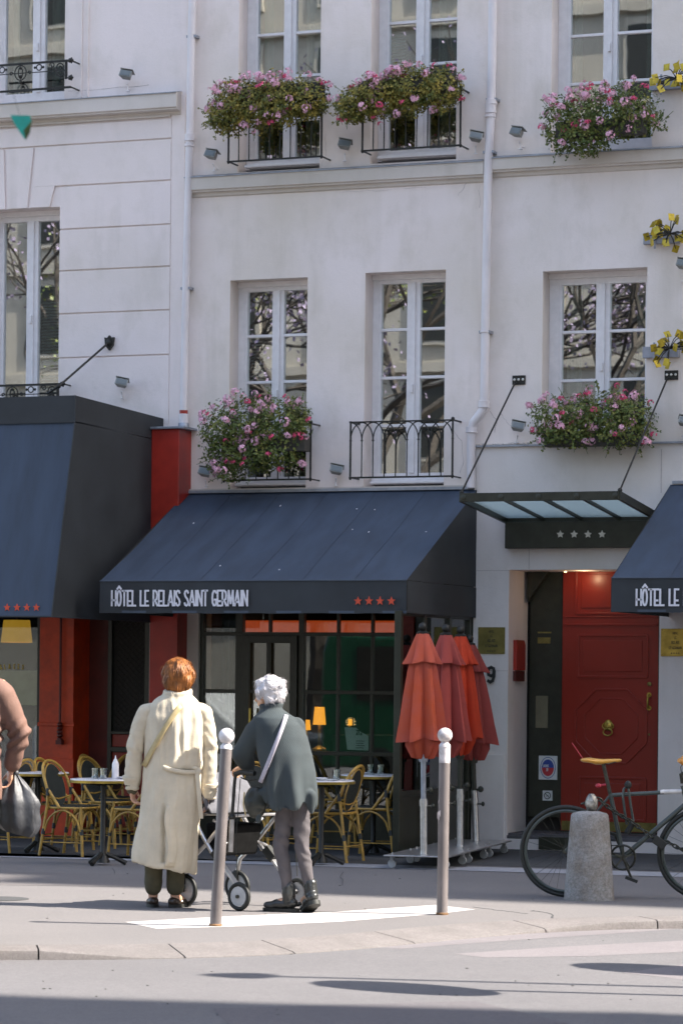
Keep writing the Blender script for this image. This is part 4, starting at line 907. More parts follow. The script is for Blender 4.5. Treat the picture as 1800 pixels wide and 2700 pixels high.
for k,(x,y,lb) in enumerate(fl):
    u,z=P(x,y,.16); a=R(random.uniform(-14,26)) if k!=3 else R(20)
    if k==0: fp['label']=lb; place(fp,(u,0,z),a,scale=.86)
    else: dup(fp,(u,-.0,z),a,lb,scale=.86)
# ---------------------------------------------------------------- railings
def rail(label,x0,y0,x1,y1,yt,d=.22,step=.105,arch=False):
    a=P(x0,y0,d); c=P(x1,y1,d); zt=P(x1,yt,d)[1]; zb=(a[1]+c[1])/2; t=thing('window_railing',label,'railing',((a[0]+c[0])/2,-d,zb),'iron window railings')
    b=MB(); b.bar((a[0],-d,zb),(c[0],-d,zb),.014,.016)
    for X in (a[0],c[0]):
        b.bar((X,-d,zb),(X,0.05 if X==c[0] else 0,zb),.012,.012); b.bar((X,-d,zt),(X,0,zt),.014,.014)
        b.bar((X,-d,zb-.02),(X,-d,zt+.01),.015,.015); b.ell((X,-d,zb-.0),.016,8,6)
    b.bar((a[0]-.01,-d,zt),(c[0]+.01,-d,zt),.03,.012); b.ell((c[0],-d,zt+.012),.018,8,6)
    obj('frame',b,m_iron,t,False)
    n=max(3,round((c[0]-a[0])/step)); w_=(c[0]-a[0])/n; b=MB(); zs=zt-.17 if arch else zt
    for k in range(1,n): b.tube([(a[0]+w_*k,-d,zb),(a[0]+w_*k,-d,zt if not arch else zs)],.0058,6); 
    obj('bar_row',b,m_iron,t)
    if arch:
        b=MB()
        for k in range(n+1):
            X=a[0]+w_*k; b.cbox((X,-d,zs),(.009,.009,.006))
            for s in (-1,1):
                if 0<=k+s<=n: b.tube([(X+s*w_*(1-math.cos(q))*1.0,-d,zs+.165*math.sin(q)) for q in [PI/2*i/8 for i in range(9)]],.006,6)
        obj('arch_tracery',b,m_iron,t)
    return t
rail('plain iron railing below the left upper flower box',602,427,847,410,252)
rail('plain iron railing below the middle upper flower box',955,399,1213,380,232)
rail('plain iron railing behind the lower left flower box',590,1268,818,1262,1117)
rail('iron railing with pointed arches at the flowerless lower window',923,1261,1192,1254,1107,arch=True)
def ornate(label,x0,y0,x1,y1,zh,d=.18,rings=()):
    a=P(x0,y0,d); c=P(x1,y1,d); zt=c[1]; t=thing('balcony_railing',label,'railing',((a[0]+c[0])/2,-d,zt-zh),'ornate iron railings on the left building')
    b=MB(); X0,X1=a[0],c[0]; b.bar((X0,-d,zt),(X1,-d,zt),.016,.02); b.bar((X0,-d,zt-zh),(X1,-d,zt-zh),.016,.02)
    b.bar((X0,-d,zt-.09),(X1-.06,-d,zt-.09),.008,.008); b.bar((X1-.055,-d,zt),(X1-.055,-d,zt-zh+.08),.014,.014); b.bar((X1-.04,-d,zt),(X1-.04,-d,zt-zh+.08),.008,.008)
    b.bar((X1-.05,-d,zt-zh+.09),(X1,-d,zt-zh+.09),.01,.01)
    for z in (zt,zt-zh+.09): 
        b.ell((X1,-d,z),.024,8,6)
        for q in range(5): b.ell((X1+.02*math.cos(q*PI*.4),-d,z+.02*math.sin(q*PI*.4)),.011,6,4)
    b.bar((X1,-d,zt),(X1,0,zt),.012,.012); b.bar((X1,-d,zt-zh),(X1,0,zt-zh),.012,.012)
    obj('frame',b,m_iron,t,False)
    b=MB()
    def circ(cx_,cz_,rx_,rz_,r=.006): b.tube([(cx_+rx_*math.cos(q),-d,cz_+rz_*math.sin(q)) for q in [2*PI*i/20 for i in range(20)]],r,5,True)
    def spiral(cx_,cz_,r0,turns,s,ph=0): b.tube([(cx_+s*r0*(1-.8*i/24)*math.cos(ph+turns*2*PI*i/24),-d,cz_+r0*(1-.8*i/24)*math.sin(ph+turns*2*PI*i/24)) for i in range(25)],.006,5)
    x=X1-.14; k=0
    spiral(X1-.12,zt-.06,.045,1.4,1); spiral(X1-.11,zt-zh+.12,.04,1.2,-1); b.tube([(X1-.165,-d,zt-.06),(X1-.15,-d,zt-.11),(X1-.11,-d,zt-.15),(X1-.075,-d,zt-zh+.12)],.007,5)
    spiral(X1-.2,zt-.035,.03,1.2,-1)
    x=X1-.34
    while x>X0:
        if k%2==0: circ(x,zt-.045,.028,.028); b.ell((x-.045,-d,zt-.045),(.014,.008,.014),6,4); b.ell((x+.045,-d,zt-.045),(.014,.008,.014),6,4)
        else:
            circ(x,zt-.085,.062,.07); circ(x,zt-.085,.022,.055); b.ell((x,-d,zt-.04),.016,6,4); b.ell((x,-d,zt-.12),.016,6,4); b.ell((x,-d,zt-.17),(.012,.008,.025),6,4); spiral(x-.1,zt-.09,.02,1,1); spiral(x+.1,zt-.09,.02,1,-1)
        x-=.2; k+=1
    obj('scrollwork',b,m_iron,t)
ornate('ornate iron scroll railing at the upper left window',-80,190,187,158,.255)
ornate('ornate iron scroll railing just above the big left awning',-80,1018,165,1012,.25)
# shield rod
q=W(293,904,.0); e_=W(155,1018,.55); t=thing('awning_stay','iron stay rod with shield shaped mount on the grooved wall','stay rod',(q.x,0,q.z))
b=MB(); b.prism([(q.x-.05,-.02,q.z+.05),(q.x-.02,-.02,q.z+.045),(q.x,-.02,q.z+.07),(q.x+.02,-.02,q.z+.045),(q.x+.05,-.02,q.z+.05),(q.x+.04,-.02,q.z-.03),(q.x,-.02,q.z-.075),(q.x-.04,-.02,q.z-.03)],(0,-.03,0)); b.ell((q.x,-.055,q.z),(.03,.025,.035),8,6); obj('shield_mount',b,m_iron,t,False)
b=MB(); b.tube([(q.x,-.05,q.z),e_],.011,8); b.ell(e_,.022,8,6); b.tube([e_,e_+Vector((-.12,0,-.07))],.012,6); obj('rod',b,m_iron,t)
# gold leaf ornaments
def gold(label,x,y,seed,zs=1):
    random.seed(seed); q=W(x,y,.02); t=thing('gold_leaf_bracket',label,'wall ornament',(q.x,0,q.z),'gold leaf ornaments at the right edge')
    b=MB(); b.box(q.x-.03,q.x+.3,-.05,-.0,q.z-.055,q.z+.045); b.box(q.x+.07,q.x+.09,-.06,-.05,q.z-.1,q.z+.08); obj('bracket_plate',b,m_grey,t,False,.003)
    b=MB(); lf=MB(); c=Vector((q.x+.27,-.24,q.z)); b.tube([(q.x+.08,-.05,q.z),c],.01,6)
    for k in range(24):
        a=random.uniform(0,2*PI); r=random.uniform(.06,.24); p=c+Vector((math.cos(a)*r*1.0,random.uniform(-.1,.14),math.sin(a)*r*.62)); b.tube([c,c.lerp(p,.5)+Vector((0,0,.02)),p],.0045,5)
        m_=Matrix.Rotation(random.uniform(-.5,.5),3,'Y')@Matrix.Rotation(random.uniform(-.9,.9),3,'Z')@Matrix.Rotation(random.uniform(-.6,.6),3,'X'); lf.cbox(p,(.028,.002,.034),m_)
    obj('stem',b,m_iron,t); obj('leaf_plates',lf,m_gold,t,False)
gold('gold leaf ornament beside the upper right flower box, topmost of three',1722,222,1); gold('gold leaf ornament above the right window head, middle of three',1706,628,2); gold('gold leaf ornament beside the lower right window, lowest of three',1704,928,5)
# ---------------------------------------------------------------- flower boxes
random.seed(11)
def petmesh(seed,n=16,R_=.03):
    rnd=random.Random(seed); m=MB()
    for k in range(n):
        th=rnd.uniform(0,2*PI); ph=math.acos(rnd.uniform(-.5,1)); nrm_=Vector((math.sin(ph)*math.cos(th),math.sin(ph)*math.sin(th),math.cos(ph)))
        c=nrm_*R_*rnd.uniform(.75,1.1); t1=nrm_.orthogonal().normalized(); t2=nrm_.cross(t1); r=rnd.uniform(.011,.016)
        pts=[]
        for j in range(10): 
            a=2*PI*j/10; rr=r*(1 if j%2==0 else .55); pts.append(c+(t1*math.cos(a)+t2*math.sin(a))*rr+nrm_*(.004 if j%2==0 else 0))
        m.add([c]+pts,[(0,1+j,1+(j+1)%10) for j in range(10)])
    return m.mesh('blossom')
PET=[petmesh(k) for k in range(4)]; PET2=[petmesh(k+9,9,.022) for k in range(3)]
for me in PET: me.materials.append(m_petp)
for me in PET2: me.materials.append(m_peth)
def flowerbox(label,blobs,d,bx,by,n,flow,mt,seed,trail=()):
    rnd=random.Random(seed); q0=P(bx[0],by,d); q1=P(bx[1],by,d)
    t=thing('flower_box',label,'flower box',((q0[0]+q1[0])/2,-d,min(q0[1],q1[1])),'pink geranium boxes on the facade')
    zz=min(q0[1],q1[1]); b=MB(); b.box(q0[0],q1[0],-d-.07,-d+.07,zz,zz+.14); obj('planter',b,m_planter,t,False,.006)
    E=[]
    for x,y,rx,ry in blobs:
        c=W(x,y,d); s=290.; E.append((c,rx/s,.20+.05*rnd.random(),ry/s))
    tot=sum(e[1]*e[3] for e in E); lf=MB(); st=MB()
    def leaf(p,nrm_,size):
        t1=nrm_.orthogonal().normalized(); t1=(Matrix.Rotation(rnd.uniform(0,6.28),3,nrm_)@t1); t2=nrm_.cross(t1)
        s=size; lf.add([p-t1*s,p-t2*s*.75+t1*s*.3+nrm_*.004,p+t1*s*.8,p+t2*s*.75+t1*s*.3+nrm_*.004],[(0,1,2,3)])
    for e in E:
        cnt=int(n*e[1]*e[3]/tot)
        for k in range(cnt):
            v=Vector((rnd.gauss(0,1),rnd.gauss(0,1),rnd.gauss(0,1))).normalized(); rr=rnd.uniform(.45,1.08)**.6
            lump=1+.30*noise.noise(Vector((v.x*2.3+seed,v.y*2.3,v.z*2.3+e[0].x)))+.12*noise.noise(Vector((v.x*7+seed,v.y*7,v.z*7)))
            p=e[0]+Vector((v.x*e[1],v.y*e[2],v.z*e[3]))*rr*lump
            if p.y>-.02: p.y=-.02-rnd.random()*.1
            if noise.noise(p*9+Vector((seed,0,0)))<-.42: continue
            nn=(v+Vector((rnd.uniform(-.8,.8),rnd.uniform(-.9,.4),rnd.uniform(-.3,.9)))).normalized()
            leaf(p,nn,rnd.uniform(.010,.021))
    # straggling shoots
    for k in range(70):
        e=rnd.choice(E); v=Vector((rnd.uniform(-1,1),rnd.uniform(-.8,.1),rnd.uniform(-.9,1))).normalized(); p=e[0]+Vector((v.x*e[1],v.y*e[2],v.z*e[3])); q=p+v*rnd.uniform(.03,.11)+Vector((0,0,-.02*(v.z<0)))
        st.tube([p-v*.03,q],.0025,4); 
        for j in range(4): leaf(p.lerp(q,rnd.random())+Vector((rnd.uniform(-.015,.015),0,rnd.uniform(-.015,.015))),Vector((rnd.uniform(-.5,.5),-1,rnd.uniform(-.3,.8))).normalized(),rnd.uniform(.008,.016))
    obj('foliage',lf,mt,t,False); 
    for k in range(flow):
        e=rnd.choices(E,[x[1]*x[3] for x in E])[0]; 
        while 1:
            v=Vector((rnd.uniform(-1,1),rnd.uniform(-1,.1),rnd.uniform(-.85,1)))
            if .3<v.length<1.0: break
        v.normalize()
        if rnd.random()<.45: v.z=abs(v.z)*.6+.5; v.normalize()
        out=rnd.uniform(.98,1.25); p=e[0]+Vector((v.x*e[1],v.y*e[2],v.z*e[3]))*out
        st.tube([p,p-Vector((v.x*.04,v.y*.04,.06))],.0022,4)
        hot=rnd.random()<.3; me=rnd.choice(PET2 if hot else PET); o=bpy.data.objects.new('blossom',me); sc.collection.objects.link(o)
        o.parent=t; o.matrix_parent_inverse=Matrix.Translation(t.location).inverted(); o.location=p; o.rotation_euler=(rnd.uniform(.5,1.5),0,rnd.uniform(-1,1)); o.scale=(rnd.uniform(.95,1.45),)*3
    obj('stems',st,m_stem,t)
flowerbox('yellowing geranium box under the left upper window, pale pink flowers',[(610,285,62,70),(670,275,70,72),(740,268,72,66),(815,262,58,55),(585,310,35,40)],.34,(610,850),258,8200,56,m_leafy,1)
flowerbox('yellow green geranium box under the middle upper window beside the right downpipe',[(950,270,60,52),(1010,255,68,60),(1085,238,75,66),(1160,235,62,56),(925,290,32,35)],.34,(950,1200),240,8200,58,m_leafy,2)
flowerbox('dense green geranium box at the upper right window by the gold ornament',[(1480,330,52,72),(1535,320,68,80),(1600,300,72,75),(1670,290,60,66),(1545,370,60,42),(1735,325,20,16)],.30,(1470,1700),352,5600,58,m_leafg,3)
flowerbox('biggest geranium box, round green bush at the lower left window',[(585,1140,62,75),(650,1125,80,85),(725,1120,78,80),(780,1110,45,55),(600,1200,60,55),(680,1200,80,50),(750,1190,50,50),(610,1250,30,28)],.34,(600,810),1190,8200,78,m_leafg,4)
flowerbox('low wide geranium box on the ledge above the glass canopy',[(1450,1110,52,58),(1520,1105,70,66),(1590,1095,75,68),(1660,1105,62,62),(1500,1150,85,30),(1640,1150,70,30)],.26,(1440,1690),1174,6400,56,m_leafg,5)
# ================================================================ across the street (seen in the glass, and what throws the long shadows)
def bigbuilding(name,label,x0,x1,y0,y1,h,face,mt,cols,rows,w_=1.1,hh=1.9):
    t=thing(name,label,'building',((x0+x1)/2,(y0+y1)/2,0)); b=MB(); b.box(x0,x1,y0,y1,-.1,h)
    obj('wall',b,mt,t,False)
    b=MB(); 
    for z in [3.8+3.1*k for k in range(rows+1)]:
        if face=='N': b.box(x0-.1,x1+.1,y1,y1+.22,z-.15,z+.1)
        else: b.box(x0-.22,x0,y0,y1,z-.15,z+.1)
    obj('string_course',b,mt,t,False)
    for r in range(rows):
        for c in range(cols):
            z=4.5+3.1*r; q=MB(); g=MB()
            if face=='N':
                u=x0+(x1-x0)*(c+.5)/cols
                q.box(u-w_/2-.12,u+w_/2+.12,y1,y1+.08,z-.12,z+hh+.2); g.box(u-w_/2,u+w_/2,y1+.081,y1+.09,z,z+hh)
            else:
                u=y0+(y1-y0)*(c+.5)/cols
                q.box(x0-.08,x0,u-w_/2-.12,u+w_/2+.12,z-.12,z+hh+.2); g.box(x0-.09,x0-.081,u-w_/2,u+w_/2,z,z+hh)
            f=obj('window',q,mt,t,False); obj('pane',g,m_iron,f,False)
    return t
m_opp=plaster('sandy stone facade',(.36,.335,.29),(.25,.23,.19),1)
bigbuilding('opposite_building','sandy stone apartment building across the street, seen only as a reflection',-52,6,-62,-50,23,'N',m_opp,20,6)
bigbuilding('corner_building','tall corner building further up the street',24,42,-42,-8.25,30,'W',m_opp,9,6)
def tree(x,y,h,seed,label):
    rnd=random.Random(seed); t=thing('blossoming_tree',label,'tree',(x,y,0),'blossoming trees across the street'); b=MB(); L=MB(); tips=[]
    def br(p,d,L_,r,lv):
        q=p+d*L_; m=p.lerp(q,.5)+Vector((rnd.uniform(-.1,.1),rnd.uniform(-.1,.1),0))*L_; b.tube([p,m,q],[r,r*.85,r*.68],7 if lv<2 else 4)
        if lv>=6 or r<.006: tips.append(q); return
        for k in range(rnd.choice((2,3,3))):
            a=rnd.uniform(.3,.8); ax=Vector((rnd.uniform(-1,1),rnd.uniform(-1,1),rnd.uniform(-.3,.3))).normalized(); nd=(Matrix.Rotation(a,3,ax)@d); nd.z=nd.z*.8+.12; br(q,nd.normalized(),L_*rnd.uniform(.62,.85),r*.64,lv+1)
        if lv>3: tips.append(q)
    br(Vector((x,y,0)),Vector((.03,.02,1)),h*.27,.22,0)
    obj('trunk',b,m_bark,t)
    for p in tips:
        for k in range(5):
            c=p+Vector((rnd.gauss(0,.22),rnd.gauss(0,.22),rnd.gauss(0,.2))); n_=Vector((rnd.uniform(-1,1),rnd.uniform(-1,1),rnd.uniform(-1,1))).normalized(); a1=n_.orthogonal().normalized()*rnd.uniform(.025,.055); a2=n_.cross(a1)
            L.add([c-a1,c-a2,c+a1,c+a2],[(0,1,2,3)])
    obj('crown',L,m_petl if seed%2 else m_leafg,t,False)
tree(-8.5,-27,13,3,'leafless tree with lilac blossom across the street, nearest the junction')
tree(-13,-28,14,5,'taller leafless tree with lilac blossom in the middle of the row across the street')
tree(-18,-27,13,7,'leafless tree with lilac blossom farthest down the street')
tree(-16,-38,15,8,'green leafed tree behind the lilac trees across the street')
# vehicles on the road, out of frame on the left, mirrored in the shop glass
def wheel(mb,c,r,w_): mb.lathe([(r*.55,-w_/2),(r*.92,-w_/2),(r,-w_*.35),(r,w_*.35),(r*.92,w_/2),(r*.55,w_/2)],c,24,Matrix.Rotation(R(90),3,'X'))
def vehicle(name,label,cat,cx,cy,L,Wd,prof,mt,wx,wr):
    t=thing(name,label,cat,(cx,cy,RZ)); pts=[(cx+a*L,cy-Wd/2,RZ+z) for a,z in prof]; b=MB(); b.prism(pts,(0,Wd,0)); obj('body',b,mt,t,False,.05)
    zt=max(z for a,z in prof); b=MB()
    g=[(a*.96,z) for a,z in prof if z>zt*.55]; 
    for s in (-1,1):
        b=MB(); lo=zt*.58; hi=zt*.92; xs=[a for a,z in g]; b.box(cx+min(xs)*L*.82,cx+max(xs)*L*.6,cy+s*Wd/2-.01+s*.008,cy+s*Wd/2+.01+s*.008,RZ+lo,RZ+hi); obj('side_window',b,m_iron,t,False)
    for x in wx:
        for s in (-1,1):
            q=MB(); wheel(q,(cx+x*L,cy+s*(Wd/2-.1),RZ+wr),wr,.2); w1=obj('wheel',q,m_rub,t); q=MB(); q.lathe([(.01,-.02),(wr*.55,-.02),(wr*.55,.02),(.01,.03)],(cx+x*L,cy+s*(Wd/2-.02),RZ+wr),16,Matrix.Rotation(R(90),3,'X')); obj('hub_cap',q,m_alu,w1)
vehicle('parked_van','green van standing on the road left of the picture','van',-4.6,-14.8,5.2,1.9,[(-.5,.35),(.5,.35),(.5,1.0),(.40,1.15),(.28,2.1),(-.48,2.25),(-.5,2.0)],m_green,(-.33,.33),.34)
vehicle('parked_car','pale car standing on the road behind the green van','car',-9.6,-14.6,4.2,1.75,[(-.5,.3),(.5,.3),(.49,.75),(.28,.88),(.14,1.38),(-.25,1.42),(-.44,.95),(-.5,.85)],m_carw,(-.32,.32),.31)
def signpost(x,y,z,label,rz,r=.36):
    t=thing('traffic_sign',label,'road sign',(x,y,0)); b=MB(); b.tube([(x,y,RZ),(x,y,z+r)],.03,10); obj('pole',b,m_grey,t)
    m_=Matrix.Rotation(rz,3,'Z')@Matrix.Rotation(R(90),3,'Y'); b=MB(); b.lathe([(r,-.01),(r,.01)],(x,y,z),28,m_); obj('disc',b,m_white,t); b=MB(); b.lathe([(r*.85,.0105),(r*.85,.014),(r*.98,.014),(r*.98,.0105)],(x,y,z),28,m_); obj('rim',b,m_redstar,t)
signpost(5.85,-11.2,2.3,'round road sign on a grey pole out of frame to the right, nearer the camera',R(55),.42)
signpost(6.75,-9.62,2.3,'round road sign on a grey pole out of frame to the right, nearer the pavement',R(50),.42)
t=thing('lamp_post','tall slim grey lamp post out of frame to the right','street lamp',(8.5,-10.2,0)); b=MB(); b.tube([(8.5,-10.2,RZ),(8.5,-10.2,3),(8.5,-10.2,6)],[.05,.035,.03],10); obj('pole',b,m_grey,t); b=MB(); b.lathe([(.02,0),(.16,.04),(.1,.2),(.02,.24)],(8.5,-10.2,5.95),14); obj('lantern',b,m_grey,t)
# teal pennant close to the lens
r_=ray(52,322); c=Vector((CX,CY,CAMH))+r_*9; t=thing('pennant','small blurred teal pennant hanging high at the left edge','pennant',c)
b=MB(); n=6; rows=[]
sh=[(-.028,.022,0),(.03,.022,.006),(.034,.0,.01),(.026,-.028,.004),(.016,-.05,0),(.0,-.028,-.004),(-.018,.0,-.006)]
b.prism([c+RV*x+Vector((0,0,z))+DV*y for x,z,y in sh],DV*.003); obj('cloth',b,m_teal,t)
b=MB(); b.prism([c+RV*x+Vector((0,0,z))-DV*.001 for x,z in ((.012,-.022),(.036,.006),(.03,-.03),(.018,-.052))],DV*.006); obj('fold',b,m_leafg,t)
b=MB(); b.tube([c+Vector((0,0,.02)),c+Vector((-.06,.02,.5))-RV*.1],.0006,4); obj('string',b,m_iron,t)
# ================================================================ terrace furniture
def chair_proto():
    t=thing('bistro_chair','x','chair',(0,0,0),'rattan bistro chairs on the café terrace'); r=.0135
    hoop=[(-.155,.195,.555)]+[(-.165-.11*math.sin(a)**.8 if 0<a<PI else -.165,.195*math.cos(a),.60+.24*math.sin(a)**.72) for a in [PI*k/16 for k in range(1,16)]]+[(-.155,-.195,.555)]
    b=MB(); b.tube(hoop,r,8); obj('back_hoop',b,m_rattan,t)
    b=MB(); n=26; pts=[]
    for k in range(n):
        a=2*PI*k/n; pts.append((-.205-.055*math.sin(a),.145*math.cos(a),.625+.185*math.sin(a)))
    c0=Vector((-.19,0,.625)); b.add([(c0.x-.02,0,c0.z)]+pts,[(0,1+k,1+(k+1)%n) for k in range(n)]); b.add([(p[0]+.008,p[1],p[2]) for p in [(c0.x-.02,0,c0.z)]+pts],[(0,1+(k+1)%n,1+k) for k in range(n)])
    bk=obj('back_panel',b,m_weave,t); b=MB(); b.tube(pts,.008,6,True); obj('panel_rim',b,m_rattan,bk)
    b=MB(); b.tube([(-.17,.19,.46+.06),(-.165,0,.50),(-.17,-.19,.52)],.009,6); obj('back_rail',b,m_rattan,t)
    for s in (1,-1):
        b=MB(); b.tube([(-.155,.195*s,.60),(-.17,.185*s,.44),(-.235,.205*s,0)],[r,r,r],8); l=obj('leg',b,m_rattan,t)
        b=MB(); b.tube([(-.155,.195*s,.60),(-.157,.194*s,.535)],.019,8); b.tube([(-.198,.193*s,.24),(-.206,.196*s,.19)],.018,8); obj('binding',b,m_tie,l)
        b=MB(); b.tube([(.17,.17*s,.44),(.205,.19*s,0)],r,8); l=obj('leg',b,m_rattan,t)
        b=MB(); b.tube([(.186,.18*s,.24),(.19,.182*s,.19)],.018,8); obj('binding',b,m_tie,l)
        b=MB(); b.tube([(-.155,.195*s,.59),(-.03,.20*s,.425)],r,8); obj('back_strut',b,m_rattan,t)
        b=MB(); b.tube([(-.19+.375*q/12,.195*s,.22+.185*math.sin(PI*q/12)**.55) for q in range(13)],.0095,6); obj('leg_arch',b,m_rattan,t)
        b=MB(); b.tube([(-.215,.2*s,.12),(.197,.187*s,.12)],.006,5); obj('stretcher',b,m_rattan,t)
    b=MB(); b.tube([(.175,-.17+.34*q/10,.22+.19*math.sin(PI*q/10)**.55) for q in range(11)],.0095,6); obj('leg_arch',b,m_rattan,t)
    b=MB(); b.tube([(-.21,-.2,.14),(-.21,.2,.14)],.006,5); obj('stretcher',b,m_rattan,t)
    b=MB(); n=28; out=[(.0+.20*math.copysign(abs(math.cos(a))**.6,math.cos(a)),.195*math.copysign(abs(math.sin(a))**.6,math.sin(a))) for a in [2*PI*k/n for k in range(n)]]
    b.tube([(x,y,.427) for x,y in out],.012,6,True); obj('seat_frame',b,m_rattan,t)
    b=MB(); b.prism([(x*.97,y*.97,.428) for x,y in out],(0,0,.02)); obj('seat',b,m_weave,t)
    return t
cp=chair_proto(); CH=[]
def addc(p,a,label,dx=0,dy=0,first=[True],sc=.955):
    a=R(a); 
    if first[0]: first[0]=False; cp['label']=label; place(cp,(p[0],p[1],.004),a,scale=sc)
    else: dup(cp,(p[0],p[1],.004),a,label,scale=sc)
q=lambda x,y,z=0: G(x,y,z)
addc((-2.69,-2.95),-5,'front left rattan chair in full view, left of the round table, facing right')
g=q(282,2263); addc((g.x+.2,g.y+.19),178,'rattan chair right of the left table, half behind the trench coat')
g=q(199,2236); addc((g.x+.24,g.y+.17),-8,'rattan chair behind the left table edge, its oval back above the table')
g=q(103,2002,.8); addc((g.x+.26,g.y),2,'rattan chair behind the front left chair, nearer the red pilaster')
g=q(214,1994,.8); addc((g.x+.24,g.y+.1),4,'rearmost rattan chair of the left group, mostly hidden')
g=q(325,1994,.8); addc((g.x-.24,g.y),184,'rattan chair behind the white squeeze bottle')
g=q(43,2252); addc((g.x-.24,g.y+.19),172,'rattan chair at the left edge behind the black bag')
addc((-.47,-2.62),180,'front right rattan chair in full view between the knitted cape and the screen')
addc((-.45,-1.62),184,'rattan chair cut off by the dark screen post')
g=q(842,1997,.8); addc((g.x+.2,g.y),10,'rattan chair behind the right café table, only its hoop showing')
g=q(686,2013,.8); addc((g.x+.15,g.y-.1),-30,'rattan chair behind the white haired woman, a curved yellow end showing')
g=q(980,2262); addc((-1.35,-1.3),0,'rattan chair in the shade left of the two right tables')
def table(p,label,r=.27,first=[None]):
    t=thing('café_table'.replace('é','e'),label,'table',(p.x,p.y,0),'round café tables on the terrace'); x,y=p.x,p.y
    b=MB(); b.lathe([(r-.004,.675),(r,.69),(r-.003,.70),(.01,.701)],(x,y,0),36); obj('table_top',b,m_ttop,t)
    b=MB(); b.lathe([(r-.012,.668),(r+.006,.669),(r+.008,.688),(r-.001,.690)],(x,y,0),36); obj('brass_rim',b,m_brass,t)
    b=MB(); b.lathe([(.12,.65),(.11,.665),(.022,.66),(.022,.1),(.05,.05),(.06,.02)],(x,y,0),16)
    obj('column',b,m_iron,t)
    b=MB()
    for k in range(3):
        a=k*2*PI/3+.5; b.tube([(x+.03*math.cos(a),y+.03*math.sin(a),.09),(x+.1*math.cos(a),y+.1*math.sin(a),.06),(x+.19*math.cos(a),y+.19*math.sin(a),.015)],[.02,.016,.02],8)
    obj('foot',b,m_iron,t); return t
T0=q(100,2036,.70); T1=q(273,2054,.70); T2=q(848,2057,.70); T3=q(985,2043,.70)
table(T0,'white topped brass rimmed table at far left behind the first chairs'); table(T1,'white topped brass rimmed table with the white squeeze bottle'); table(T2,'white topped brass rimmed table just right of the knitted cape'); table(T3,'white topped brass rimmed table deep under the awning near the screen',.29)
zt=.7015
def glass(x,y,label,h=.085):
    b=MB(); b.lathe([(.028,0),(.034,h),(.031,h),(.026,.008),(.003,.008)],(x,y,zt),14); t=obj('drinking_glass',b,m_clear); tag(t,label,'glass','glasses on the café tables')
    b=MB(); b.lathe([(.026,.004),(.027,.02),(.002,.02)],(x,y,zt),12); obj('tumbler_base',b,m_wheelg,t)
def offs(T,px_): # offset along camera right, px in photo
    return T+RV*(px_/315.)
for T,dx,dy,lb in ((T1,-22,0,'left of two glasses on the table with the white bottle'),(T1,0,.03,'right of two glasses on the table with the white bottle'),(T2,38,.05,'glass at the right end of the table beside the knitted cape'),(T3,-10,0,'left glass on the rear right table'),(T3,18,.04,'right glass on the rear right table')):
    p=offs(T,dx)-DV*dy; glass(p.x,p.y,lb)
p=offs(T1,30); t=thing('squeeze_bottle','white squeeze bottle standing on the left café table','bottle',(p.x,p.y,zt)); b=MB(); b.lathe([(.026,0),(.028,.01),(.028,.12),(.02,.14),(.016,.142)],(p.x,p.y,zt),16); obj('body',b,m_white,t); b=MB(); b.lathe([(.017,.142),(.016,.152),(.006,.165),(.003,.19)],(p.x,p.y,zt),12); obj('nozzle',b,m_white,t)
def plate(p,label,r=.085): 
    b=MB(); b.lathe([(r*.5,0),(r,.014),(r-.003,.016),(r*.5,.006),(.002,.006)],(p.x,p.y,zt),24); t=obj('plate',b,m_white); tag(t,label,'plate','plates on the café tables')
plate(offs(T1,52),'small white plate right of the squeeze bottle',.06); plate(offs(T2,-10),'white plate on the table beside the cape'); plate(offs(T3,-35),'white plate on the rear right table')
def napkin(p,label,seed):
    rnd=random.Random(seed); b=MB(); n=8; vs=[(p.x-.09+.18*i/n,p.y-.06+.12*j/n,zt+.004+.014*abs(noise.noise(Vector((i*.6,j*.6,seed))))) for j in range(n+1) for i in range(n+1)]
    b.add(vs,[(j*(n+1)+i,j*(n+1)+i+1,(j+1)*(n+1)+i+1,(j+1)*(n+1)+i) for j in range(n) for i in range(n)]); t=obj('napkin',b,m_paper); tag(t,label,'napkin','napkins on the café tables')
napkin(offs(T2,15)-DV*.1,'crumpled white napkin near the front edge of the table beside the cape',1); napkin(offs(T3,5)-DV*.16,'crumpled white napkin on the rear right table',2)
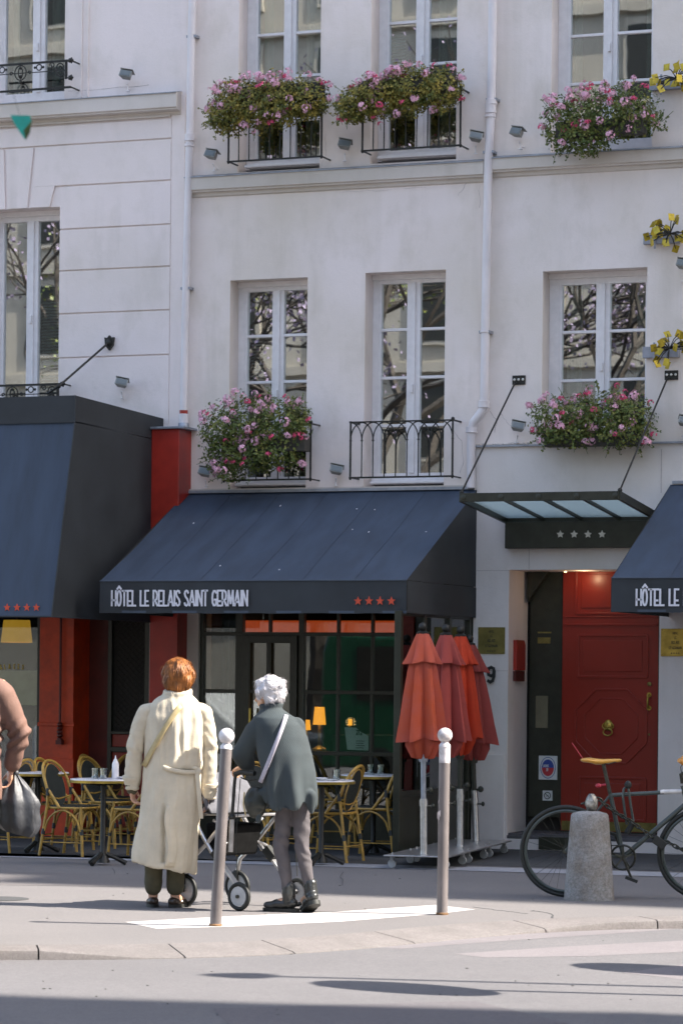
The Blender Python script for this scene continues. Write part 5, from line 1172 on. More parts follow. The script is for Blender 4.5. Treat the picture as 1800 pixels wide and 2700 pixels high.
# ================================================================ parasols on their trolley
def parasol(base,label,mt,tilt,seed,zoff=0,sp=1,knob=True,scale=1):
    rnd=random.Random(seed); t=thing('closed_parasol',label,'parasol',(0,0,0),'closed parasols on the wheeled base'); n=64; ph=rnd.uniform(0,1)
    def ring(z,r,f,sq=1,ph2=0,sc_=0):
        out=[]; f=min(.95,f*1.3)
        for k in range(n):
            a=2*PI*k/n; q_=(a/(2*PI)*7+ph+.13*math.sin(2*a+seed)+.10*math.sin(3*a+ph*9))%1; w_=1-abs(q_-.28)/(.28 if q_<.28 else .72); w_=w_**.8*(1+.18*math.sin(2*a+seed*2)); rr=r*(1-f*.72+f*w_*.84)
            out.append((rr*math.cos(a),rr*math.sin(a),z+sc_*(.9-1.2*w_)+sc_*.5*math.sin(3*a+seed)))
        return out
    b=MB(); b.loft([ring(1.90,.05,.05),ring(1.86,.062,.1),ring(1.6,.115,.42),ring(1.4,.145,.5,ph2=.1),ring(1.2,.17,.55,ph2=.2),ring(1.06,.192,.6,ph2=.25,sc_=.012),ring(1.03,.195,.62,ph2=.25,sc_=.022),ring(1.045,.16,.6,ph2=.25,sc_=.02)],False)
    b.loft([ring(1.12,.14,.4),ring(1.0,.13,.5,sc_=.02),ring(.91,.085,.6,sc_=.03),ring(.88,.03,.3)],False); cn=obj('canopy',b,mt,t)
    b=MB(); b.loft([ring(1.905,.05,.05),ring(1.85,.075,.12),ring(1.72,.125,.3,ph2=.4),ring(1.665,.155,.42,ph2=.5,sc_=.012),ring(1.66,.15,.42,ph2=.5,sc_=.012)],False); obj('vent_flap',b,mt,t)
    b=MB(); b.lathe([(.05,1.90),(.052,1.915),(.02,1.93),(.014,1.94)],(0,0,0),16); b.ell((0,0,1.96),.036,14,9); obj('finial',b,m_iron,t)
    b=MB(); b.tube([(0,0,.5),(0,0,1.9)],.022,12); b.lathe([(.035,.86),(.04,.88),(.035,.95)],(0,0,0),12); obj('mast',b,m_steel if seed>1 else m_zinc,t)
    b=MB(); b.tube([(0,0,.1 if seed<4 else .16),(0,0,.54+.02*seed)],.030,14); b.lathe([(.036,.50),(.036,.55)],(0,0,0),14); obj('base_tube',b,m_alu,t)
    if knob: b=MB(); b.tube([(0,0,.50),(.07,-.02,.50)],.008,6); b.ell((.08,-.02,.50),(.016,.016,.022),10,6); b.tube([(0,0,.62),(.05,-.01,.63)],.012,6); b.ell((.06,-.01,.63),(.028,.02,.028),10,6); obj('crank_knob',b,m_steel,t)
    place(t,base,rnd.uniform(0,1),tilt); t.scale=(scale,scale,1); return t
m_p1=M('faded orange parasol canvas',(.46,.070,.020),.85,ns=4,na=.14,bump=.15,bs=160,col2=(.42,.085,.060)); m_p2=M('rose parasol canvas',(.32,.050,.038),.85,ns=4,na=.12,bump=.15,bs=160); m_p3=M('bright orange parasol canvas',(.48,.036,.005),.85,ns=4,na=.12,bump=.15,bs=160)
B1=q(1117,2256,.1); B2=q(1172,2246,.1); B3=q(1212,2235,.1); B4=q(1256,2222,.1)
B1.z=B2.z=B3.z=B4.z=.1
h=lambda p:(p.x,p.y,.0)
parasol(h(B1),'front left closed parasol, faded orange, on a pale pole',m_p1,(R(-1),R(-.4)),1)
parasol(h(B2),'rose closed parasol in the middle, behind the right bollard post',m_p2,(R(0),R(-.3)),2)
parasol(h(B3),'bright orange closed parasol, third along the trolley',m_p3,(R(0),R(-.4)),3)
parasol((B4.x,B4.y,-.06),'rearmost closed parasol, leaning to the left with dark skirt showing',m_p2,(R(1),R(-2.2)),4)
t=thing('parasol_trolley','long silver wheeled base carrying the four closed parasols','trolley',((B1.x+B4.x)/2,(B1.y+B4.y)/2,0))
dirv=(B4-B1).normalized(); px_=Vector((dirv.y,-dirv.x,0)); s0=B1-dirv*.30; s1=B4+dirv*.25
for k in range(3):
    a=s0.lerp(s1,k/3+.004); c=s0.lerp(s1,(k+1)/3-.004); b=MB(); b.prism([a-px_*.27+Vector((0,0,.0)),a+px_*.27,c+px_*.27,c-px_*.27],(0,0,.012)); pl=obj('base_plate',b,m_alu,t,False,.003)
    for f in (.12,.88):
        for s in (-.22,.22):
            p=a.lerp(c,f)+px_*s; b=MB(); b.tube([p+Vector((0,0,.012)),p+Vector((0,0,.03))],.006,6); obj('bolt',b,m_alu,pl)
            w1=Vector((p.x,p.y,.038)); b=MB(); b.lathe([(.012,-.012),(.034,-.012),(.036,0),(.034,.012),(.012,.012)],w1,16,Matrix.Rotation(R(90),3,'X')); b.cbox(w1+Vector((0,0,.04)),(.014,.018,.02)); obj('castor',b,m_wheelg,t)
# ================================================================ bollards
def postb(p,lean,label,peel):
    t=thing('bollard_post',label,'bollard',p,'brown steel posts with white balls at the kerb'); top=Vector(p)+lean*1.12+Vector((0,0,1.12))
    P_=lambda f: Vector(p).lerp(top,f)
    b=MB(); b.tube([P_(0),P_(.88 if peel else .975)],.036,20); 
    mp=M('brown post paint',(.19,.165,.16),.36,ns=9,na=.16,bump=.1,bs=20,col2=(.12,.105,.10),stretch=(1,1,.4)); obj('shaft',b,mp,t)
    b=MB()
    if peel: b.tube([P_(.86),P_(.90),P_(.975)],[.0345,.0365,.0365],20)
    b.tube([P_(.97),P_(.985),P_(1.0)],[.038,.036,.022],20); b.ell(P_(1)+Vector((0,0,.045)),.049,20,12)
    obj('white_top',b,M('white post paint',(.72,.68,.68),.5,ns=16,na=.3 if peel else .1,col2=(.30,.26,.25) if peel else None,bump=.15,bs=30),t)
    b=MB(); b.lathe([(.040,-.004),(.040,.012),(.036,.016)],p,20); obj('foot_collar',b,M('rusty collar',(.20,.11,.05),.8,ns=20,na=.3),t)
    if peel:
        m_st=M('worn sticker',(.55,.48,.46),.6,ns=30,na=.2); b=MB()
        for z0,z1,a0,a1 in ((.62,.66,3.6,4.6),(.60,.63,4.0,4.4),(.72,.735,4.0,4.3)):
            vs=[];nn=6
            for j in (0,1):
                for k in range(nn+1): a=a0+(a1-a0)*k/nn; c=Vector(p)+Vector((0,0,z0+(z1-z0)*j+.02*k/nn)); vs.append((c.x+.0372*math.cos(a),c.y+.0372*math.sin(a),c.z))
            b.add(vs,[(k,k+1,nn+2+k,nn+1+k) for k in range(nn)])
        obj('sticker_remnant',b,m_st,t)
postb(tuple(q(568,2443)),RV*.050,'left brown post leaning slightly, white ball on top, in front of the walking frame',False)
postb(tuple(q(1165,2413)),RV*.006,'right brown post, upright with peeling white paint, in front of the parasols',True)
p=q(1552,2373); t=thing('stone_bollard','squat tapering granite bollard in front of the bicycle','bollard',p)
b=MB(); n=40; rings=[]
for z,r in ((-.02,.180),(.0,.179),(.02,.174),(.15,.164),(.3,.154),(.45,.143),(.56,.135),(.59,.131),(.604,.12),(.618,.07),(.622,.01)):
    rings.append([(p.x+(r+.003*noise.noise(Vector((math.cos(2*PI*k/n)*4,math.sin(2*PI*k/n)*4,z*9))))*math.cos(2*PI*k/n),p.y+(r+.003*noise.noise(Vector((k*.5,z*7,3))))*math.sin(2*PI*k/n),z) for k in range(n)])
b.loft(rings); obj('shaft',b,m_boll,t)
b=MB(); rnd=random.Random(4); n=18; rings=[]
for i in range(12):
    z=i/11; r=.042*math.sin(PI*(.12+.8*z))**.7+.003
    rings.append([(p.x+(r*(1+.25*noise.noise(Vector((k*.9,i*.9,1)))))*math.cos(2*PI*k/n)+.012,p.y+(r*(1+.25*noise.noise(Vector((k*.9,i*.9,7)))))*math.sin(2*PI*k/n),.615+.125*z) for k in range(n)])
b.loft(rings); fo=obj('foil_bundle',b,m_foil); tag(fo,'crumpled foil bundle sitting on top of the granite bollard','rubbish')
# ================================================================ bicycle
bk=thing('bicycle','dark single speed bicycle with tan saddle and grips chained beside the granite bollard','bicycle',(0,0,0))
Rw=.325; WB=.965
def wheelset(x):
    b=MB(); b.tube([(x+(Rw-.014)*math.cos(a),0,Rw+(Rw-.014)*math.sin(a)) for a in [2*PI*k/64 for k in range(64)]],.0155,10,True); w1=obj('wheel',b,m_rub,bk)
    b=MB(); b.tube([(x+(Rw-.040)*math.cos(a),0,Rw+(Rw-.040)*math.sin(a)) for a in [2*PI*k/64 for k in range(64)]],.0125,8,True); obj('rim',b,m_bike,w1)
    b=MB()
    for k in range(28):
        a=2*PI*k/28; s=1 if k%2 else -1; a2=a+s*.9*(1 if k%4<2 else -1); b.tube([(x+.02*math.cos(a2),s*.028,Rw+.02*math.sin(a2)),(x+(Rw-.045)*math.cos(a),0,Rw+(Rw-.045)*math.sin(a))],.0011,4)
    obj('spoke_set',b,m_steelc,w1)
    b=MB(); b.tube([(x,-.05,Rw),(x,.05,Rw)],.016,10); b.tube([(x,-.065,Rw),(x,.065,Rw)],.006,8); b.lathe([(.024,-.03),(.024,-.026)],(x,0,Rw),12,Matrix.Rotation(R(90),3,'X')); obj('hub',b,m_steelc,w1)
wheelset(0); wheelset(WB)
bb=Vector((.405,0,.29)); sc_=Vector((.31,0,.735)); ht=Vector((.825,0,.775)); hb=Vector((.85,0,.68))
b=MB(); b.tube([bb,sc_],.0155,12); b.tube([bb,hb],.018,12); b.tube([sc_+Vector((.01,0,-.01)),ht+Vector((0,0,-.015))],.0145,12); b.tube([ht+Vector((-.005,0,.025)),hb+Vector((.005,0,-.02))],.021,12)
for s in (1,-1): b.tube([bb+Vector((-.02,s*.03,0)),(-.0,s*.055,Rw)],.010,8); b.tube([sc_+Vector((-.01,s*.018,-.02)),(-.0,s*.055,Rw)],.0085,8)
b.tube([bb+Vector((0,-.035,0)),bb+Vector((0,.035,0))],.022,12); fr=obj('frame',b,m_bike,bk)
b=MB(); b.tube([ht.lerp(sc_,.03)+Vector((0,0,-.014)),ht.lerp(sc_,.32)+Vector((0,0,-.011))],.0162,12); obj('tape_wrap',b,m_tape,fr)
b=MB(); 
for s in (1,-1): b.tube([hb+Vector((.008,s*.02,-.03)),(.875,s*.05,.60),(.905,s*.052,.5),(WB,s*.052,Rw)],[.015,.015,.013,.009],8)
b.tube([hb+Vector((.008,.05,-.035)),hb+Vector((.008,-.05,-.035))],.016,8); obj('fork',b,m_bike,bk)
b=MB(); b.tube([sc_+Vector((.012,0,-.06)),(.255,0,.955)],.0135,12); b.cbox((.25,0,.955),(.03,.02,.012)); sp=obj('seatpost',b,m_steelc,bk)
b=MB(); rings=[]
for x,w_,z,h_ in ((.10,.045,.975,.012),(.115,.066,.978,.022),(.16,.072,.982,.030),(.21,.058,.974,.034),(.26,.032,.972,.030),(.32,.020,.976,.022),(.37,.017,.978,.018),(.385,.010,.976,.010)):
    rings.append([(x,w_*math.cos(a),z-h_*.4+h_*.62*math.sin(a)*(1 if math.sin(a)>0 else 1.1)) for a in [2*PI*k/20 for k in range(20)]])
b.loft(rings); sd_=obj('saddle',b,m_saddle,bk)
b=MB(); 
for s in (1,-1): b.tube([(.14,s*.02,.955),(.2,s*.022,.945),(.3,s*.02,.945),(.35,s*.012,.962)],.0035,6)
obj('saddle_rail',b,m_steelc,sd_)
b=MB(); b.bar((.13,0,.955),(.035,0,1.09),.03,.004); obj('mudguard',b,m_pink,bk)
b=MB(); b.ell((.225,0,.79),(.022,.014,.016),10,7); b.tube([(.23,0,.79),(.28,0,.80)],.008,6); obj('rear_light',b,m_pink,bk)
b=MB(); st0=ht+Vector((-.01,0,.04)); b.tube([st0,st0+Vector((-.012,0,.06)),st0+Vector((.05,0,.10))],.015,10); b.tube([(.855,-.25,.93),(.86,-.1,.925),(.87,0,.915),(.86,.1,.925),(.855,.25,.93)],.0115,10)
b.tube([(.85,-.17,.925),(.90,-.19,.90),(.86,-.25,.885)],.005,6); b.tube([(.85,.17,.925),(.90,.19,.90),(.86,.25,.885)],.005,6); b.tube([(.86,-.08,.93),(.84,-.05,.99),(.80,0,.93),(.82,0,.80)],.003,5); b.cbox((.87,-.06,.95),(.02,.02,.02)); hbr=obj('handlebar',b,m_steelc,bk)
for s in (1,-1): b=MB(); b.tube([(.855,s*.19,.93),(.845,s*.235,.95),(.80,s*.30,.985)],.0165,10); obj('grip',b,m_grip,hbr)
b=MB(); b.tube([bb+Vector((.085*math.cos(a),-.045,.085*math.sin(a))) for a in [2*PI*k/40 for k in range(40)]],.009,6,True)
for k in range(5): a=k*2*PI/5+.3; b.bar(bb+Vector((0,-.045,0)),bb+Vector((.085*math.cos(a),-.045,.085*math.sin(a))),.012,.006,(0,1,0))
b.tube([bb+Vector((0,-.06,0)),bb+Vector((.065,-.075,-.15))],.009,8); b.tube([bb+Vector((0,.06,0)),bb+Vector((-.065,.075,.15))],.009,8)
cr=obj('crankset',b,m_steelc,bk)
for s in (1,-1): b=MB(); c=bb+Vector((.065*s,-.11*s,-.15*s)); b.cbox(c,(.045,.03,.010),Matrix.Rotation(R(20),3,'Y')); obj('pedal',b,m_rub,bk)
b=MB(); 
top_=[(.0,-.045,Rw+.035),(bb.x,-.045,bb.z+.085)]; bot_=[(.0,-.045,Rw-.035),(bb.x,-.045,bb.z-.085)]; b.tube(top_,.004,5); b.tube(bot_,.004,5); obj('drive_chain',b,m_steelc,bk)
yaw=R(13); bp=q(1490,2366); place(bk,(bp.x,bp.y,.0),yaw)
BM=Matrix.Translation(bp)@Matrix.Rotation(yaw,4,'Z')
t=thing('u_lock','grey U shaped lock hooked over the bicycle top tube','bicycle lock',BM@Vector((.44,-.02,.6)))
b=MB(); b.tube([(.44,-.04,.76),(.455,-.04,.66),(.475,-.04,.545)],.009,8); b.tube([(.40,-.03,.71),(.415,-.03,.6),(.43,-.03,.52)],.009,8); b.tube([(.44,-.04,.76),(.43,-.035,.795),(.405,-.03,.77),(.40,-.03,.71)],.009,8); b.xf(BM); obj('shackle',b,m_bike,t)
b=MB(); b.tube([(.43,-.035,.46),(.47,-.035,.53)],.022,10); b.ell((.435,-.035,.80),(.026,.022,.03),10,7); b.xf(BM); obj('lock_body',b,m_rub,t)
t=thing('chain_lock','heavy chain draped from the bollard across the bicycle frame and front wheel','chain',BM@Vector((.6,-.03,.5)))
cpts=[(.10,-.10,.66),(.155,-.08,.675),(.22,-.06,.70),(.28,-.05,.655),(.36,-.05,.60),(.44,-.05,.555),(.52,-.05,.50),(.62,-.05,.43),(.72,-.05,.40),(.80,-.06,.36),(.90,-.08,.335),(1.02,-.09,.31),(1.15,-.1,.30)]
cc=crs([ (x,z) for x,y,z in cpts],6); L_=0; lk=[]; acc=0; b=MB(); pr=cc[0]; k=0
for c in cc[1:]:
    seg=(c-pr).length; 
    acc+=seg
    if acc>=.030:
        acc=0; d=(c-pr).normalized(); m_=Matrix(((d.x,0,-d.y),(0,1,0),(d.y,0,d.x)))@Matrix.Rotation(R(90*(k%2)+20),3,'X'); ctr=Vector((c.x,-.05,c.y))
        b.tube([ctr+m_@Vector((.024*math.cos(a)*(1.15),.012*math.sin(a),0)) for a in [2*PI*j/12 for j in range(12)]],.0055,6,True); k+=1
    pr=c
b.xf(BM); obj('link_row',b,m_steelc,t)
b=MB(); b.cbox((.66,-.06,.40),(.05,.02,.03),Matrix.Rotation(R(35),3,'Y')); b.xf(BM); obj('padlock',b,m_rub,t,False,.005)
# ================================================================ walking frame
rl=thing('walking_frame','aluminium four wheeled walking frame with seat between the two women','walking frame',(0,0,0))
for sx,sy in ((-.25,.30),(-.25,-.30),(.25,.27),(.25,-.27)):
    rr=.095 if sx<0 else .11
    b=MB(); b.tube([(sx+(rr-.014)*math.cos(a),sy,rr+(rr-.014)*math.sin(a)) for a in [2*PI*k/32 for k in range(32)]],.014,8,True); w1=obj('wheel',b,m_rub,rl)
    b=MB(); b.lathe([(.012,-.012),(rr-.03,-.010),(rr-.03,.010),(.012,.012)],(sx,sy,rr),24,Matrix.Rotation(R(90),3,'X')); obj('wheel_disc',b,m_wheelg,w1)
    b=MB(); b.tube([(sx,sy-.025,rr),(sx,sy+.025,rr)],.012,10); obj('axle',b,m_steelc,w1)
for s in (1,-1):
    b=MB(); b.bar((-.27,s*.265,.10),(-.03,s*.265,.34),.018,.042,(0,1,0)); obj('rear_leg',b,m_alu,rl,False,.004)
    b=MB(); b.tube([(-.04,s*.265,.34),(.02,s*.262,.37),(.10,s*.255,.46),(.17,s*.25,.56),(.2,s*.25,.60)],.015,10); b.tube([(.25,s*.27,.22),(.22,s*.26,.30),(.08,s*.255,.42),(-.10,s*.25,.60)],.014,10); obj('side_tube',b,m_alu,rl)
    b=MB(); b.tube([(-.13,s*.25,.38),(-.14,s*.25,.60)],.017,10); obj('handle_post',b,m_alu,rl); b=MB(); b.tube([(-.14,s*.25,.60),(-.16,s*.25,.85),(-.17,s*.25,.895)],.0115,10); obj('handle_tube',b,m_rub,rl)
    b=MB(); b.tube([(-.16,s*.25,.89),(-.21,s*.25,.905),(-.33,s*.25,.90)],.017,10); obj('handle_grip',b,m_rub,rl)
    b=MB(); b.tube([(-.20,s*.235,.87),(-.27,s*.235,.85),(-.33,s*.235,.86)],.005,6); b.tube([(-.2,s*.24,.86),(-.22,s*.3,.5),(-.24,s*.31,.2)],.003,5); obj('brake_lever',b,m_iron,rl)
    b=MB(); b.cbox((-.04,s*.265,.345),(.05,.022,.03),Matrix.Rotation(R(-45),3,'Y')); b.ell((-.14,s*.25,.61),(.024,.026,.024),10,7); b.tube([(.25,s*.27,.22),(.25,s*.27,.15)],.02,10); b.bar((.25,s*.29,.22),(.25,s*.29,.10),.006,.03,(1,0,0)); b.bar((.25,s*.25,.22),(.25,s*.25,.10),.006,.03,(1,0,0)); obj('hinge_block',b,m_rub,rl)
b=MB(); b.tube([(-.02,-.25,.40),(.02,.25,.58)],.011,8); b.tube([(.02,-.25,.58),(-.02,.25,.40)],.011,8); obj('cross_brace',b,m_alu,rl)
b=MB(); b.box(-.12,.12,-.22,.22,.60,.625); obj('seat',b,m_blackf,rl,False,.01); b=MB(); b.tube([(-.13,-.23,.615),(.13,-.23,.615),(.13,.23,.615),(-.13,.23,.615)],.010,8,True); obj('seat_rail',b,m_alu,rl)
b=MB(); b.prism([(-.05,-.18,.55),(.16,-.18,.56),(.14,-.18,.36),(-.0,-.18,.34)],(0,.36,0)); obj('basket',b,m_blackf,rl,False,.02)
b=MB(); b.tube([(.17,-.25,.6),(.24,-.24,.82),(.25,0,.86),(.24,.24,.82),(.17,.25,.6)],.010,8); obj('back_bar',b,m_rub,rl)
place(rl,(.88,-7.64,.0),R(163))
RM=Matrix.Translation((.88,-7.64,0))@Matrix.Rotation(R(163),4,'Z')
b=MB(); n=22;m=10;vs=[]
for j in range(m+1):
    for i in range(n+1):
        y=-.26+.52*i/n; s=j/m; x=.27-.20*s+.02*noise.noise(Vector((i*.4,j*.4,2))); z=.885-.22*s*s-.05*math.sin(PI*i/n)*s+.03*noise.noise(Vector((i*.35,j*.5,5)))-.03*abs(math.sin(i*.9))*s
        vs.append(RM@Vector((x,y,z)))
b.add(vs,[(j*(n+1)+i,j*(n+1)+i+1,(j+1)*(n+1)+i+1,(j+1)*(n+1)+i) for j in range(m) for i in range(n)])
t=obj('folded_garment',b,m_greyf); so_=t.modifiers.new('thick','SOLIDIFY'); so_.thickness=.012; tag(t,'grey garment draped over the walking frame behind the left post','garment')
# ================================================================ people
def remesh(name,mb,vox,mat,parent,sm=3,disp=None,xf=None):
    me=mb.mesh(name); o=bpy.data.objects.new(name+'_tmp',me); sc.collection.objects.link(o)
    r=o.modifiers.new('r','REMESH'); r.mode='VOXEL'; r.voxel_size=vox
    if sm: s=o.modifiers.new('s','SMOOTH'); s.factor=.5; s.iterations=sm
    dg=bpy.context.evaluated_depsgraph_get(); me2=bpy.data.meshes.new_from_object(o.evaluated_get(dg)); me2.name=name; bpy.data.objects.remove(o)
    if disp:
        ns=[v.normal.copy() for v in me2.vertices]
        for v,nn in zip(me2.vertices,ns): v.co=v.co+nn*disp(v.co,nn)
    me2.update(); me2.materials.clear(); 
    ob=obj(name,me2,mat,parent); 
    return ob
def V(*a): return Vector(a)
def hand(mb,wr,D,S,N,curl=.5,s=1.0):
    """wr wrist, D finger direction, S towards the thumb, N palm side"""
    D=D.normalized(); S=(S-D*S.dot(D)).normalized(); N=D.cross(S) if N.dot(D.cross(S))>0 else -D.cross(S)
    m_=Matrix((S,D,N)).transposed(); mb.ell(wr+D*.045*s,(.038*s,.050*s,.015*s),12,8,m_)
    for k,(off,ln) in enumerate(((.027,.070),(.009,.078),(-.009,.072),(-.026,.056))):
        a=wr+D*.078*s+S*off*s; d1_=(D+N*(.35+curl*.5)).normalized(); b1=a+d1_*ln*.45*s; d2_=(D*(1-curl*.7)+N*(.5+curl)).normalized(); c1=b1+d2_*ln*.32*s; d3_=(D*(.6-curl)+N*(.8+curl*.6)).normalized(); e1=c1+d3_*ln*.25*s
        mb.chain([a,b1,c1,e1],[.0088*s,.0082*s,.0076*s,.0066*s],8)
    a=wr+D*.02*s+S*.026*s; b1=a+(D*.7+S*.75+N*.3).normalized()*.036*s; c1=b1+(D+S*.15+N*.6).normalized()*.028*s; mb.chain([a,b1,c1],[.012*s,.0098*s,.008*s],8)
def head(mb,c,f,sc_=1,up=V(0,0,1)):
    f=f.normalized(); r=f.cross(up).normalized(); u=r.cross(f); m_=Matrix((r,f,u)).transposed(); L=lambda x,y,z: c+m_@Vector((x,y,z))*sc_
    mb.ell(L(0,-.008,.02),(.074*sc_,.092*sc_,.088*sc_),18,12,m_); mb.ell(L(0,.026,-.045),(.054*sc_,.060*sc_,.058*sc_),16,10,m_); mb.ell(L(0,.052,-.085),(.024*sc_,.02*sc_,.02*sc_),10,8,m_)
    mb.cap(L(0,.082,.012),L(0,.102,-.026),.010*sc_,.014*sc_,8); mb.ell(L(0,.078,-.060),(.022*sc_,.012*sc_,.008*sc_),10,6,m_); mb.ell(L(0,.076,-.070),(.019*sc_,.012*sc_,.008*sc_),10,6,m_)
    for s in (1,-1):
        mb.ell(L(s*.030,.074,.008),(.014*sc_,.012*sc_,.010*sc_),8,6,m_); mb.cap(L(s*.015,.085,.028),L(s*.045,.072,.028),.008*sc_,.007*sc_,8)
        mb.ell(L(s*.076,-.004,-.012),(.010*sc_,.019*sc_,.031*sc_),10,8,m_@Matrix.Rotation(s*.3,3,'Z')); mb.ell(L(s*.078,.0,-.035),(.008*sc_,.010*sc_,.011*sc_),8,6,m_)
    return L
def placep(t,base): t.location=base; t.rotation_euler=(0,0,TH)
def ringf(z,cx,cy,rx,ry,n=56,fold=0,fr=5,ph=0,tz=0,back=0):
    out=[]
    for k in range(n):
        a=2*PI*k/n; w_=1+fold*(math.sin(fr*a+ph)+.6*math.sin((fr*2+1)*a+ph*2.3))
        out.append((cx+rx*w_*math.cos(a),cy+ry*w_*math.sin(a)+back*max(0,-math.sin(a)),z+tz*math.cos(a)+.0*w_))
    return out
def crease(amp,sx=16,sz=4,seed=0):
    return lambda c,n: amp*noise.noise(Vector((c.x*sx+seed,c.y*sx,c.z*sz)))+amp*.5*noise.noise(Vector((c.x*sx*2.3,c.y*sx*2.3+seed,c.z*sz*2.3)))
def strands(hair,cnt,length,comb,mat,seed,wd=.0022):
    rnd=random.Random(seed); me=hair.data; vs_=me.vertices; b=MB(); N=len(vs_)
    for k in range(cnt):
        v=vs_[rnd.randrange(N)]; n=v.normal; t_=(comb(v.co)+Vector((rnd.gauss(0,.14),rnd.gauss(0,.14),rnd.gauss(0,.14)))); t_=(t_-n*t_.dot(n))
        if t_.length<1e-3: continue
        t_.normalize(); sd=t_.cross(n).normalized()*wd*rnd.uniform(.6,1.4); L_=length*rnd.uniform(.5,1.3); lift=rnd.uniform(.0003,.0028); p0=v.co+n*.0005; p1_=p0+t_*L_*.5+n*lift; p2_=p0+t_*L_-n*(L_*.12)+n*lift*1.4
        b.add([p0-sd,p0+sd,p1_+sd,p1_-sd,p2_],[(0,1,2,3),(3,2,4)])
    return obj('hair_strands',b,mat,hair,False)
# ---- woman in the trench coat
p1=thing('person','woman with short copper hair seen from behind in a long beige trench coat','person',(0,0,0))
b=MB(); head(b,V(.060,.02,1.515),V(-.15,1,.12),1.0); b.chain([V(.055,.0,1.32),V(.058,.005,1.45)],[.058,.050])
sh=[V(-.135,0,1.325),V(.225,0,1.325)]; el=[V(-.222,0,1.06),V(.268,.03,1.03)]; wr=[V(-.238,.04,.80),V(.252,.08,.745)]
b.ell((.04,0,1.2),(.15,.09,.17)); b.ell((.03,0,1.0),(.13,.085,.16)); b.ell((.02,0,.88),(.15,.1,.12)); shb=[V(-.10,0,1.29),V(.19,0,1.29)]; b.chain([shb[0],V(.045,0,1.32),shb[1]],[.04,.05,.04])
for s in (0,1): b.chain([shb[s],el[s],wr[s]],[.036,.032,.024])
an=[V(-.093,.02,.085),V(.052,.02,.085)]; kn=[V(-.085,.0,.47),V(.06,.0,.47)]; hp=[V(-.06,0,.86),V(.10,0,.86)]; fd=[V(-.12,1,0).normalized(),V(.55,.83,0).normalized()]
for s in (0,1): b.chain([hp[s],kn[s],an[s]],[.08,.052,.034]); b.chain([an[s]-V(0,0,.02),an[s]+fd[s]*.12-V(0,0,.055)],[.032,.026])
hand(b,wr[0]-V(0,0,.005),V(.03,.05,-1),V(.3,.9,0),V(1,0,0),.75); hand(b,wr[1]-V(0,0,.005),V(-.02,.05,-1),V(-.3,.9,0),V(-1,0,0),.6)
remesh('body',b,.0065,m_skin,p1,2)
b=MB(); hc=V(.060,.005,1.535); b.ell(hc+V(0,-.012,.022),(.093,.108,.100),20,14); b.ell(hc+V(-.045,-.03,-.02),(.052,.07,.068)); b.ell(hc+V(.045,-.03,-.02),(.052,.07,.07)); b.ell(hc+V(0,-.055,-.055),(.062,.045,.055)); b.ell(hc+V(0,-.05,-.09),(.046,.034,.035)); b.ell(hc+V(-.075,-.005,.03),(.03,.05,.04)); b.ell(hc+V(.078,-.0,.01),(.03,.05,.05))
hr=remesh('hair',b,.006,m_hair1,p1,2,lambda c,n: .006*noise.noise(Vector((c.x*30,c.y*30,c.z*9)))+.003*noise.noise(Vector((c.x*90,c.y*90,c.z*16)))+.004*noise.noise(c*12))
b=MB()
for s in (0,1): b.chain([hp[s]-V(0,0,.1),kn[s],V(an[s].x,.01,.135)],[.085,.068,.058],16)
remesh('trousers',b,.009,m_olive,p1,2,crease(.005,10,14))
for s in (0,1):
    b=MB(); a=an[s]; f=fd[s]; sd=V(f.y,-f.x,0); m_=Matrix((sd,f,V(0,0,1))).transposed()
    b.ell(a+V(0,0,-.045)-f*.01,(.038,.05,.034),14,9,m_); b.ell(a+f*.075+V(0,0,-.052),(.042,.07,.028),14,9,m_); b.ell(a+f*.12+V(0,0,-.057),(.040,.045,.024),14,9,m_); o=remesh('shoe',b,.006,m_shoe,p1,2)
    b=MB(); out=[]; 
    pts=[a+f*(.055+.115*math.cos(q_))+sd*(.042*math.sin(q_)) for q_ in [2*PI*k/20 for k in range(20)]]
    b.prism([V(p_.x,p_.y,.0) for p_ in pts],(0,0,.022)); obj('sole',b,m_rub,o)
b=MB()
TR=[(1.435,.055,0,.072,.078),(1.405,.052,0,.095,.090),(1.375,.048,0,.140,.098),(1.33,.045,0,.178,.110),(1.26,.042,0,.205,.124),(1.16,.038,0,.202,.130),(1.05,.034,0,.190,.128),(.95,.030,0,.187,.128),(.905,.028,0,.187,.130),(.86,.026,0,.190,.134),(.74,.022,0,.196,.146),(.58,.006,0,.204,.160),(.42,-.014,0,.208,.168),(.30,-.026,0,.210,.172),(.262,-.030,0,.208,.170)]
rings=[]
for z,cx,cy,rx,ry in TR:
    lo=max(0,(.95-z)/.7); rings.append(ringf(z,cx,cy,rx,ry,56,.012+.028*lo,4,.6,-.042*max(0,(.6-z)/.34)))
b.loft(rings)
b.tube([(.055+.078*math.cos(a),.0+.078*math.sin(a),1.425+.012*math.sin(a)) for a in [2*PI*k/24 for k in range(24)]],.020,8,True)
